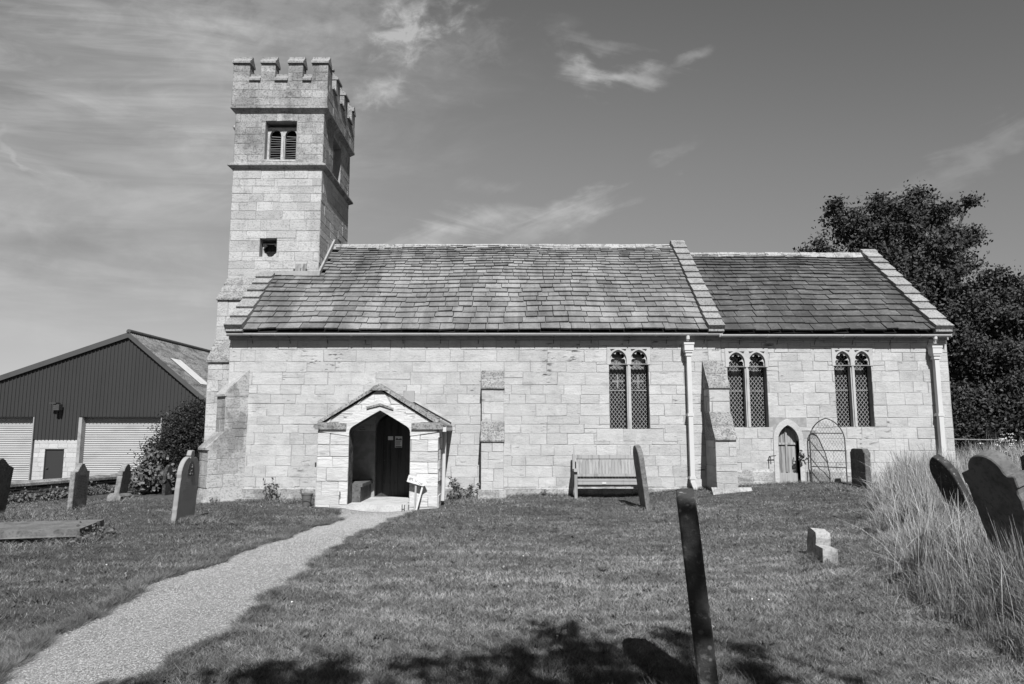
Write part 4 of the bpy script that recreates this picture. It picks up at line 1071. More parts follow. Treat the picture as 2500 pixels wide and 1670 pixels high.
def gravestone(kind, w, h, th, loc, label, m, yaw=0, lean=0, tip=0, foot=False, carve=None, group='old gravestones in the churchyard'):
    x, y = loc[0], loc[1]; z = gz(x, y)+(loc[2] if len(loc) > 2 else 0)
    solo = not foot and not carve; o = None
    if not solo: o = thing('gravestone', label, 'gravestone', (x, y, z), 0, group)
    raw = stone_shape(kind, w, h); out = []; rj = random.Random(int(abs(x)*100+h*10))
    for i, p in enumerate(raw):      # wear: the edges wander and chip a little
        q = raw[(i+1) % len(raw)]; L = math.hypot(q[0]-p[0], q[1]-p[1]); k_ = max(1, int(L/.06)); out.append(p)
        for j in range(1, k_): out.append((p[0]+(q[0]-p[0])*j/k_+rj.gauss(0, .0028)-(.008 if rj.random() < .06 else 0)*(1 if p[0] > 0 else -1), p[1]+(q[1]-p[1])*j/k_+rj.gauss(0, .0028)))
    mb = MB(); f = lambda a, b, d: (d, a, b)
    # slab with chamfered arrises
    n = len(out); cx = 0; inn = []
    for i, (a, b) in enumerate(out):
        pa, pb = out[i-1]; na, nb = out[(i+1) % n]
        tx, tz = na-pa, nb-pb; L = math.hypot(tx, tz) or 1
        inn.append((a-tz/L*.010, b+tx/L*.010))
    vs = []
    for d, ol in ((-th/2, inn), (-th/2+.010, out), (th/2-.010, out), (th/2, inn)):
        vs += [f(a, b, d) for a, b in ol]
    fs = []
    for r_ in range(3):
        for i in range(n): fs.append((r_*n+i, r_*n+(i+1) % n, (r_+1)*n+(i+1) % n, (r_+1)*n+i))
    tr = tessellate_polygon([[Vector((a, b, 0)) for a, b in inn]])
    fs += [tuple(t) for t in tr] + [tuple(i+3*n for i in t) for t in tr]
    mb.add(vs, fs); sl_ = mb.build('gravestone' if solo else 'slab', m, o, local=True)
    if solo: o = tag(sl_, label, 'gravestone', group); o.location = (x, y, z)
    o.rotation_euler = (R(tip), R(lean), R(yaw))
    if foot:
        b = MB(); b.prism([(-th/2-.09, -.2), (th/2+.09, -.2), (th/2+.09, .10), (th/2+.03, .16), (-th/2-.03, .16), (-th/2-.09, .10)], lambda a, b_, d: (a, d, b_), -w/2-.09, w/2+.09); b.build('base', m, o, local=True)
    if carve == 'lines':
        c = MB(); rs = random.Random(int(x*10))
        for i in range(14):
            zz = h*.72-i*.034; k = rs.uniform(.28, .38)*w; y0 = -k
            while y0 < k:
                l = rs.uniform(.05, .12); c.box(th/2-.002, y0, zz, th/2+.0015, min(y0+l, k), zz+.013); y0 += l+rs.uniform(.012, .018)
        c.build('inscription', M['head_dark'], o, local=True)
    if carve == 'gothic':
        c = MB(); q = [(yy*.36, h-.42+(zz-h+.42)*.72-.02) for yy, zz in [(-w/2, h-.42-.02)] + [(w/2, h-.42-.02)] + arch_pts(-w/2, w/2, h-.42, .34, 9)]
        c.prism(q, f, th/2-.003, th/2+.002); c.build('carved_panel', M['head_dark'], o, local=True)
        c = MB()
        for (a, b) in ((-.04, h-.40), (.04, h-.40), (0, h-.34), (.0, h-.28)):
            c.tube([(th/2+.004, a+.03*math.cos(t), b+.03*math.sin(t)) for t in [R(200+i*28) for i in range(9)]], .006, 5)
        c.build('carved_trefoil', M['head_grey'], o, local=True)
        c = MB(); rs = random.Random(4)
        for i in range(11):
            zz = h*.56-i*.032; k = rs.uniform(.2, .36)*w; y0 = -k
            while y0 < k:
                l = rs.uniform(.05, .11); c.box(th/2-.002, y0, zz, th/2+.001, min(y0+l, k), zz+.010); y0 += l+.014
        c.build('inscription', M['head_smooth'], o, local=True)
    return o
gravestone('gothic', .80, 1.27, .085, (-5.97, 12.68), 'smooth grey gothic gravestone with capped point and carved trefoil, nearest the church buttress', M['head_smooth'], yaw=2.5, tip=-1.5, lean=3, carve='gothic')
gravestone('scroll', .60, .98, .10, (-9.45, 15.15), 'lichened gravestone with inscribed face and scrolled top in front of the low wall', M['head_grey'], yaw=5, lean=1.5, carve='lines')
gravestone('shouldered', .46, .86, .12, (-9.52, 16.9), 'small round-topped gravestone on a stepped base near the end of the low wall', M['head_grey'], yaw=6, lean=6, foot=True, tip=-2)
gravestone('ogee', .84, 1.12, .10, (-9.82, 13.1), 'tall dark gravestone with a pointed ogee top behind the ledger slab', M['head_dark'], yaw=6, lean=6)
gravestone('pointed', .34, .78, .09, (-9.02, 18.2), 'small dark gravestone half hidden by leaves of the shrub', M['head_black'], yaw=-5)
gravestone('pointed', .60, 1.31, .105, (2.76, 14.4), 'tall edge-on gravestone with pointed top in front of the bench', M['head_brown'], yaw=1, lean=-7.0)
gravestone('round', .60, 1.28, .112, (1.20, 4.38, .0), 'blackened edge-on gravestone leaning left, alone on the near lawn', M['head_black'], yaw=-12.6, lean=-5.0)
gravestone('flat', .62, .86, .14, (7.83, 15.55), 'dark square-topped gravestone standing by the chancel wall', M['head_dark'], yaw=2, lean=0)
gravestone('shouldered', .50, 1.44, .16, (4.66, 6.2, .03), 'large dark round-topped gravestone leaning steeply left in the long grass', M['head_mid'], yaw=12, lean=-20)
gravestone('pointed', .40, 1.25, .10, (6.08, 9.1, .10), 'small leaning gravestone behind the larger leaning one, before the chancel corner', M['head_black'], yaw=6, lean=-26)
gravestone('ogee', .80, 1.35, .12, (7.62, 9.9, 0), 'dark upright gravestone with hollow shoulders in the long grass by the rail fence', M['head_black'], yaw=-10, lean=-3)
# broken stump
st = MB(); 
st.prism([(-.24, -.15), (.22, -.15), (.23, .20), (.20, .355), (.12, .375), (-.035, .325), (-.05, .26), (-.035, .175), (-.10, .165), (-.235, .145)], lambda a, b, d: (d, a, b), -.09, .09)
o = st.build('gravestone', M['plinth']); tag(o, 'low broken stump of a gravestone with a stepped top, alone on the lawn', 'gravestone', 'old gravestones in the churchyard')
o.location = (3.85, 8.75, gz(3.85, 8.75)); o.rotation_euler = (R(-6), R(5), R(-1))
# ledger tomb
lt = thing('ledger_tomb', 'low flat ledger slab on a sunken base in the lawn west of the path', 'tomb', (-7.75, 10.7, gz(-7.75, 10.7)), R(14))
s = MB(); s.box(-1.2, -.55, .10, 1.2, .55, .19); s.prism([(-.60, .085), (.60, .085), (.55, .10), (-.55, .10)], lambda a, b, d: (d, a, b), -1.2, 1.2); s.build('slab', M['ledger'], lt, local=True)
s = MB(); s.box(-1.08, -.45, -.15, 1.08, .45, .084); s.build('base', M['head_dark'], lt, local=True)

# ------------------------------------------------------------------ garden bench
def garden_bench():
    x0, x1 = 1.42, 3.02; yb, yf = 16.28, 15.80; z0 = gz(1.5, 15.9)
    b = thing('garden_bench', 'weathered wooden bench with vertical back slats against the nave wall', 'bench', ((x0+x1)/2, 16.05, z0))
    for x in (x0, x1-.07):
        l = MB(); l.box(x, yf, z0-.06, x+.07, yf+.07, z0+.60); l.build('leg', M['bench'], b)
        l = MB(); l.add([(x, yb-.07, z0-.06), (x+.06, yb-.07, z0-.06), (x+.06, yb, z0-.06), (x, yb, z0-.06), (x, yb+.01, z0+.98), (x+.06, yb+.01, z0+.98), (x+.06, yb+.07, z0+.98), (x, yb+.07, z0+.98)], [(0,1,2,3),(4,7,6,5),(0,4,5,1),(1,5,6,2),(2,6,7,3),(3,7,4,0)]); l.build('leg', M['bench'], b)
        l = MB(); l.prism([(yf-.06, z0+.60), (yf-.05, z0+.66), (yb, z0+.645), (yb, z0+.60)], lambda a, q, d: (d, a, q), x-.012, x+.082); l.build('armrest', M['bench'], b)
    s = MB()
    for i in range(6): s.box(x0+.072, yf+.0+i*.073, z0+.385+.0*i, x1-.072, yf+.066+i*.073, z0+.41, .3+.1*i)
    s.box(x0+.072, yf+.005, z0+.31, x1-.072, yf+.03, z0+.382, .7); s.build('seat', M['bench'], b)
    k = MB(); k.box(x0+.062, yb+.012, z0+.87, x1-.062, yb+.055, z0+.96, .8); k.box(x0+.062, yb-.022, z0+.46, x1-.062, yb+.018, z0+.52, .5); k.build('back_rail', M['bench'], b)
    k = MB(); n = 19; rs = random.Random(2)
    for i in range(n):
        x = x0+.09+i*(x1-x0-.2)/(n-.5); k.add([(x, yb-.012, z0+.521), (x+.071, yb-.012, z0+.521), (x+.071, yb+.004, z0+.521), (x, yb+.004, z0+.521), (x, yb+.026, z0+.869), (x+.071, yb+.026, z0+.869), (x+.071, yb+.042, z0+.869), (x, yb+.042, z0+.869)], [(0,1,2,3),(4,7,6,5),(0,4,5,1),(1,5,6,2),(2,6,7,3),(3,7,4,0)], rs.random())
    k.build('backrest', M['bench'], b)
    p = MB(); p.box(2.05, yf-.004, z0+.325, 2.14, yf+.0045, z0+.365); p.build('plaque', M['white'], b)
garden_bench()

# ------------------------------------------------------------------ small things by the porch and priest's door
def text_mesh(body, size, name, m, parent, mw):
    cu = bpy.data.curves.new(name, 'FONT'); cu.body = body; cu.size = size; cu.extrude = .001
    t = bpy.data.objects.new(name, cu); me = bpy.data.meshes.new_from_object(t)
    me.transform(mw); me.materials.clear(); me.materials.append(m)
    o = bpy.data.objects.new(name, me); COL.objects.link(o); o.parent = parent
    bpy.data.objects.remove(t); return o
def sign():
    x, y = -1.98, 14.70; s = thing('pointer_sign', 'white wooden arrow sign on two stakes leaning against the porch front', 'sign', (x, y, gz(x, y)))
    a = MB(); rot = Matrix.Translation((-.02, .05, .60)) @ Matrix.Rotation(R(16), 4, 'Y') @ Matrix.Rotation(R(-8), 4, 'X')
    pts = [(-.22, -.075), (.14, -.075), (.215, .0), (.14, .075), (-.22, .075)]
    a.prism(pts, lambda p, q, d: rot @ Vector((p, -d, q)), 0, .022); a.build('board', M['white'], s, local=True)
    for (u, v, size, tx) in ((-.19, -.03, .085, 'IM'), (-.06, -.03, .07, 'LI'), (.03, -.062, .065, 'OR')):
        text_mesh(tx, size, 'lettering', M['ink'], s, rot @ Matrix.Translation((u, -.0225, v)) @ Matrix.Rotation(R(90), 4, 'X'))
    for (xa, xb) in ((-.06, -.07), (.10, -.05)):
        l = MB(); w = .018; ya, yb = .075, -.02
        l.add([(xb-w, yb-w, -.05), (xb+w, yb-w, -.05), (xb+w, yb+w, -.05), (xb-w, yb+w, -.05), (xa-w, ya-w, .56), (xa+w, ya-w, .56), (xa+w, ya+w, .56), (xa-w, ya+w, .56)], [(0,1,2,3),(4,7,6,5),(0,4,5,1),(1,5,6,2),(2,6,7,3),(3,7,4,0)]); l.build('stake', M['pipe'] if xa > 0 else M['bench'], s, local=True)
sign()
def bucket():
    x, y = -4.40, 14.95; z = gz(x, y); b = thing('bucket', 'dark grey bucket standing at the west corner of the porch', 'bucket', (x, y, z))
    mb = MB(); n = 20; vs = []
    for (r_, zz) in ((.085, .01), (.118, .25), (.128, .25), (.128, .27), (.113, .27), (.085, .03)):
        vs += [(r_*math.cos(2*PI*k/n), r_*math.sin(2*PI*k/n), zz) for k in range(n)]
    fs = [(i*n+k, i*n+(k+1) % n, (i+1)*n+(k+1) % n, (i+1)*n+k) for i in range(5) for k in range(n)] + [tuple(range(n))]
    mb.add(vs, fs); mb.build('pail', M['plastic'], b, local=True)
    h = MB(); h.tube([(-.12, -.02, .26), (-.135, -.02, .34), (-.10, -.01, .36)], .012, 5); h.tube([(.12*math.cos(t), -.125, .20-.06*math.sin(t)) for t in [PI*i/8 for i in range(9)]], .006, 5); h.build('handle', M['iron'], b, local=True)
bucket()
bs = MB(); x, y = -2.28, 14.62; z = gz(x, y)
bs.box(x-.03, y-.01, z-.05, x-.018, y+.03, z+.16); bs.box(x+.018, y-.01, z-.05, x+.03, y+.03, z+.15); bs.box(x-.03, y, z+.05, x+.03, y+.012, z+.07)
tag(bs.build('boot_scraper', M['iron']), 'small iron boot scraper beside the porch threshold', 'boot scraper')

def iron_gate():
    hx, hy = 7.08, 16.40; z = gz(hx, hy)-.02
    gt = thing('iron_gate', 'arched wire mesh gate standing open beside the small pointed door', 'gate', (hx, hy, z), R(-46))
    w = .80; sp = 1.02; rise = .52
    pts = [(0, 0)] + [(x, zz) for x, zz in reversed(arch_pts(0, w, sp, rise, 10))] + [(w, 0)]
    f = MB(); f.tube([(a, 0, b) for a, b in pts], .013, 6)
    f.tube([(0, 0, .02), (0, 0, 1.1)], .016, 6)
    fr = f.build('frame', M['iron'], gt, local=True)
    for (zz, e) in ((.40, 0), (.78, 0), (1.18, .05)): r_ = MB(); r_.box(e, -.004, zz, w-e, .004, zz+.022); r_.build('rail', M['iron'], gt, local=True)
    m_ = MB(); top = lambda x: sp + rise*math.sqrt(max(0, 1-((x-w/2)/(w/2))**2))*.96
    def clipseg(p, q):
        L = 24; run = None
        for i in range(L+1):
            t = i/L; a = p[0]+(q[0]-p[0])*t; b = p[1]+(q[1]-p[1])*t
            ok = 0 <= a <= w and 0.03 <= b <= top(a)
            if ok and run is None: run = (a, b)
            if ok: last = (a, b)
            if (not ok or i == L) and run is not None:
                if math.hypot(last[0]-run[0], last[1]-run[1]) > .03: m_.tube([(run[0], 0, run[1]), (last[0], 0, last[1])], .0022, 3, cap=False)
                run = None
    for i in range(-14, 14):
        a = i*.07; clipseg((a, 0), (a+.95, 1.54)); clipseg((a+.95, 0), (a, 1.54))
    m_.build('wire_mesh', M['iron'], gt, local=True)
    for zz in (.25, 1.02): h = MB(); h.tube([(.0, 0, zz), (-.05, .03, zz)], .014, 5); h.build('hinge', M['iron'], gt, local=True)
iron_gate()

# ------------------------------------------------------------------ vegetation helpers
def quads(cen, nrm_rand, size, rng, fold=True, aspect=1.6, up=None):
    """one rhombic leaf per centre with a random orientation"""
    n = len(cen); a = rng.normal(size=(n, 3)); a /= np.linalg.norm(a, axis=1)[:, None]
    b = rng.normal(size=(n, 3)); b -= a*(a*b).sum(1)[:, None]; b /= np.linalg.norm(b, axis=1)[:, None]
    s = (size*rng.uniform(.6, 1.35, n))[:, None]
    v = np.stack([cen-a*s*aspect*.5, cen+b*s*.42, cen+a*s*aspect*.5, cen-b*s*.42], 1).reshape(-1, 3)
    return v
def leaf_obj(name, cen, size, m, parent, rng, tone=None, aspect=1.6):
    off = np.array(parent.location) if parent is not None else np.zeros(3)
    v = quads(cen, None, size, rng, aspect=aspect)-off
    t = rng.uniform(0, 1, len(cen)) if tone is None else tone
    return npmesh(name, v, 4, m, t, parent)
def cluster_cloud(blobs, n, rng, clump=.30, per=45, shell=.55):
    """leaf centres: twig clumps scattered through ellipsoidal boughs"""
    vol = np.array([b[3]*b[4]*b[5] for b in blobs])**.70; nb = rng.multinomial(n//per, vol/vol.sum())
    out = []
    for b, k in zip(blobs, nb):
        d = rng.normal(size=(k, 3)); d /= np.linalg.norm(d, axis=1)[:, None]
        r_ = rng.uniform(shell**3, 1.12, k)**(1/3)
        c = np.array(b[:3]) + d*r_[:, None]*np.array(b[3:6])
        sz = clump*rng.uniform(.5, 1.4, k)
        p = c[:, None, :] + rng.normal(size=(k, per, 3))*sz[:, None, None]*np.array([1, 1, .7])
        keep = rng.uniform(size=(k, per)) < rng.uniform(.35, 1, k)[:, None]
        out.append(p[keep])
    return np.concatenate(out)
def tree(name, label, base, blobs, n, leaf, m, seed, trunk_r=.22, group=None, clump=.30, per=45, shell=.5, kind='tree', limbs=True, aspect=1.6, sprays=0):
    rng = np.random.default_rng(seed); rs = random.Random(seed)
    z = gz(base[0], base[1]); t = thing(name, label, kind, (base[0], base[1], z), 0, group)
    tr = MB(); top = Vector((sum(b[0] for b in blobs)/len(blobs), sum(b[1] for b in blobs)/len(blobs), sum(b[2] for b in blobs)/len(blobs)))
    B = Vector((base[0], base[1], z-.2)); fork = B.lerp(top, .55); fork.x += rs.uniform(-.2, .2)
    tr.tube([B, B.lerp(fork, .3)+Vector((.06, .03, 0))*trunk_r, B.lerp(fork, .7), fork], [trunk_r*1.35, trunk_r, trunk_r*.85, trunk_r*.7], 9)
    for b in blobs:
        c = Vector(b[:3]); s = B.lerp(fork, rs.uniform(.7, 1)); mid = s.lerp(c, .5)+Vector((rs.uniform(-.3, .3), rs.uniform(-.3, .3), rs.uniform(-.1, .3)))*min(1, b[3])
        tr.tube([s, mid, c], [trunk_r*.45, trunk_r*.28, trunk_r*.10], 6)
        for k in range(7):
            d = Vector((rs.gauss(0, 1), rs.gauss(0, 1), rs.gauss(.3, .8))).normalized(); e = c+Vector((d.x*b[3], d.y*b[4], d.z*b[5]))*.95
            tr.tube([c, c.lerp(e, .5)+Vector((0, 0, .06)), e], [trunk_r*.12, trunk_r*.07, .012], 5)
    tr.build('trunk', M['bark'], t)
    if sprays:
        ext = []
        for b in blobs:
            for k in range(sprays):
                d = Vector((rs.gauss(0, 1), rs.gauss(0, .8), rs.gauss(.25, .9))).normalized(); q = rs.uniform(.16, .34); e = rs.uniform(.95, 1.28)
                ext.append((b[0]+d.x*b[3]*e, b[1]+d.y*b[4]*e, b[2]+d.z*b[5]*e, b[3]*q, b[4]*q, b[5]*q*rs.uniform(.6, 1.2)))
        blobs = [(*b[:3], b[3]*.9, b[4]*.9, b[5]*.9) for b in blobs] + ext
    cen = cluster_cloud(blobs, n, rng, clump, per, shell)
    leaf_obj('crown', cen, leaf, m, t, rng, aspect=aspect)
    return t
def P3(u, v, Y):
    x = (u-1173.5)/1564.67; y = (784-v)/1564.67; p = R(7.14); yw = math.cos(p)-y*math.sin(p)
    return (x*Y/yw, Y, 1.68+(math.sin(p)+y*math.cos(p))*Y/yw)
def blob(u, v, Y, r_, ry=None, rz=None):
    return (*P3(u, v, Y), r_, ry or r_, rz or r_*.8)
T1 = [blob(2050, 530, 26, 1.25), blob(1950, 520, 26, .75), blob(1990, 590, 25.5, 1.2), blob(2110, 620, 25.5, 1.3), blob(2140, 500, 26.5, .55), blob(2190, 480, 26.5, .35, .4, .25), blob(2110, 465, 26.3, .5, .5, .5),
      blob(2180, 560, 26, .65), blob(2200, 610, 25.5, .6), blob(1890, 580, 25.7, .5, .6, .4), blob(1850, 590, 25.7, .28), blob(2050, 680, 25, 1.5), blob(2170, 700, 25, 1.2), blob(2100, 790, 24.6, 1.5), blob(2215, 545, 26, .4), blob(1912, 480, 26, .34, .4, .28), blob(2015, 470, 26, .5, .5, .35), blob(2218, 466, 26.5, .2, .3, .16), blob(2225, 780, 24.6, 1.0), blob(2215, 900, 24.2, 1.3, 1, 1.4)]
tree('oak_tree', 'tall dark oak rising behind the chancel roof', (14.6, 26), T1, 125000, .085, M['leaf'], 201, trunk_r=.34, clump=.17, shell=.25, sprays=9)
T2 = [blob(2275, 680, 24, .8), blob(2260, 740, 23.5, .9), blob(2310, 770, 23.5, 1.0), blob(2280, 640, 24, .4), blob(2240, 830, 23, .9), blob(2300, 880, 23, 1.2), blob(2250, 920, 22.6, .8), blob(2330, 960, 22.6, 1.0)]
tree('hawthorn_tree', 'bushy dark hawthorn standing between the tall oak and the elder, beyond the chancel corner', (17.2, 23.6), T2, 80000, .075, M['leaf'], 203, trunk_r=.2, clump=.17, shell=.2, sprays=7)
T3 = [blob(2360, 720, 23.5, .8), blob(2345, 680, 24, .35), blob(2390, 800, 23, 1.2), blob(2350, 850, 22.5, .9), blob(2400, 930, 22.5, 1.1), blob(2430, 760, 24, 1.3), blob(2480, 880, 23, 1.4)]
tree('elder_tree', 'dark elder tree, farthest from the church beyond the hawthorn', (18.8, 24), T3, 62000, .075, M['leaf_dark'], 205, trunk_r=.18, clump=.18, shell=.2, sprays=7)
T4 = [(11.6, 22.2, 1.2, .9, .8, 1.2), (13.0, 21.8, 1.0, 1.0, .8, 1.1), (14.4, 21.6, 1.1, 1.0, .8, 1.0), (15.8, 21.5, 1.0, 1.0, .8, 1.0), (17.2, 21.4, 1.1, 1, .8, 1.0), (13.8, 22.4, 2.2, 1.4, .8, 1.0), (16.0, 22.0, 2.0, 1.2, .8, .9)]
tree('hedge', 'dark hedge closing the churchyard behind the chancel corner', (14.0, 22.2), T4, 60000, .07, M['leaf_dark'], 207, trunk_r=.08, clump=.2, shell=.3, kind='hedge')
# evergreen shrub left of the church
SB = [blob(430, 985, 20, .62, .6, .55), blob(400, 1040, 19.8, .75, .6, .6), blob(455, 1045, 20, .6), blob(380, 1085, 19.6, .55, .5, .35), blob(445, 945, 20.2, .28), blob(470, 940, 20.4, .25), blob(440, 1095, 19.4, .5, .5, .35), blob(475, 1000, 20.4, .6)]
tree('shrub', 'dense dark evergreen shrub between the shed and the church buttress', (-9.3, 20), SB, 95000, .038, M['leaf_dark'], 209, trunk_r=.07, clump=.15, per=40, shell=.3, kind='shrub')
BR = [blob(345, 1080, 18.6, .28, .3, .25), blob(360, 1050, 18.8, .22), blob(335, 1105, 18.4, .28, .3, .16), blob(375, 1095, 18.4, .25, .3, .2), blob(310, 1105, 18.4, .22, .3, .12)]
tree('bramble', 'broad-leaved bramble in front of the evergreen shrub', (-9.6, 18.5), BR, 2600, .10, M['leaf_mid'], 211, trunk_r=.02, clump=.12, per=20, shell=.2, kind='bramble', aspect=1.1)
# the tree behind the viewer whose shade falls on the foreground
T5 = []
for (sx, sy, h, r_) in ((.42, 5.78, 7.6, .22), (.52, 5.45, 7.4, .28), (.12, 5.2, 7.8, .26), (-.22, 5.15, 7.2, .2), (-.6, 5.08, 7.5, .26), (-1.2, 4.92, 7.2, .26), (-1.7, 4.85, 7.0, .22), (-2.05, 4.9, 7.3, .18), (-2.5, 4.6, 6.8, .22),
                        (1.0, 5.15, 8.0, .40), (1.32, 5.72, 7.6, .13), (1.78, 5.48, 7.6, .14), (1.62, 4.95, 7.8, .24), (2.3, 4.75, 7.5, .18), (.6, 4.75, 7.9, .45), (0, 4.5, 7.6, .42), (-1., 4.35, 7.3, .42), (-1.9, 4.1, 7.2, .40), (1.6, 4.3, 8.1, .42), (2.5, 4.1, 7.9, .35),
                        (-1.6, 3.4, 7.5, .8), (.3, 3.2, 8.6, 1.1), (2.2, 2.9, 8.3, 1.0), (-.8, 2.4, 8.8, 1.2), (1.2, 1.8, 9.2, 1.3), (3.2, 2.4, 8.2, .7)):
    T5.append((sx+h*math.tan(AZ)*.9, sy-h/math.tan(EL)*math.cos(AZ), h, r_, r_*.8, r_*.55))
tree('overhanging_tree', 'overhanging tree that throws dappled shade on the near lawn', (1.5, -7.0), T5, 24000, .085, M['leaf'], 213, trunk_r=.3, clump=.15, per=40, shell=.2)

def weed(loc, h, label, seed, nst=5, spread=.25, leaf=.05, m='leaf_mid', name='weed', lean=.15, nl=26, flowers=False, cat='plant'):
    rng = np.random.default_rng(seed); rs = random.Random(seed); x, y = loc; z = gz(x, y)
    o = thing(name, label, cat, (x, y, z)); s = MB(); cen = []
    for i in range(nst):
        a = rs.uniform(0, 2*PI); hh = h*rs.uniform(.55, 1); bx, by = rs.gauss(0, spread*.3), rs.gauss(0, spread*.25); dx, dy = math.cos(a)*spread*rs.random(), math.sin(a)*spread*.5*rs.random()
        pts = [Vector((x+bx+dx*t*t, y+by+dy*t*t, z-.02+hh*t)) for t in (0, .35, .7, 1)]
        s.tube(pts, [.008, .006, .005, .003], 5)
        for k in range(nl):
            t = rs.uniform(.08, 1); p = Vector((x+bx+dx*t*t, y+by+dy*t*t, z+hh*t)); r_ = leaf*1.3*(1.25-t*.8)
            cen.append((p.x+rs.gauss(0, r_), p.y+rs.gauss(0, r_), p.z+rs.gauss(0, leaf*.4)))
    s.build('stems', M['stem'], o)
    leaf_obj('leaves', np.array(cen), leaf, M[m], o, rng, aspect=1.8)
    return o
weed((-5.62, 16.22), .55, 'spindly self-sown sapling at the foot of the nave wall between buttress and porch', 301, 7, .35, .045, nl=18)
weed((-1.28, 15.9), .62, 'tall weed spikes in the angle between porch and nave wall', 302, 7, .18, .05, nl=34)
weed((-.98, 16.1), .40, 'shorter weeds at the foot of the wall beside the narrow buttress', 303, 7, .2, .04, nl=30)
weed((.75, 16.3), .16, 'tiny weed at the foot of the nave wall between narrow buttress and bench', 304, 6, .14, .03, nl=10)
weed((-4.55, 16.25), .16, 'low weed tuft on the plinth near the bucket', 305, 6, .25, .03, nl=14)
weed((9.45, 16.35), .85, 'bare twiggy stem against the chancel wall near the downpipe', 306, 3, .35, .03, nl=3)
weed((-6.62, 15.55), .14, 'small weed at the foot of the stained corner buttress', 307, 5, .12, .03, nl=12)
def posy():
    o = thing('flower_posy', 'small bunch of pale flowers hung by the handle of the pointed door', 'flowers', (6.90, 16.40, 1.05)); rng = np.random.default_rng(5)
    c = rng.normal(size=(16, 3))*np.array([.03, .02, .035])+np.array([6.86, 16.40, .96]); leaf_obj('flower_heads', c, .045, M['petal'], o, rng, aspect=1.1)
    c = rng.normal(size=(50, 3))*np.array([.045, .025, .055])+np.array([6.87, 16.42, .98]); leaf_obj('leaves', c, .05, M['leaf_dark'], o, rng)
    s = MB(); s.tube([(6.87, 16.42, 1.0), (6.89, 16.42, 1.08), (6.87, 16.5, 1.1)], .006, 5); s.build('tie', M['iron'], o)
posy()

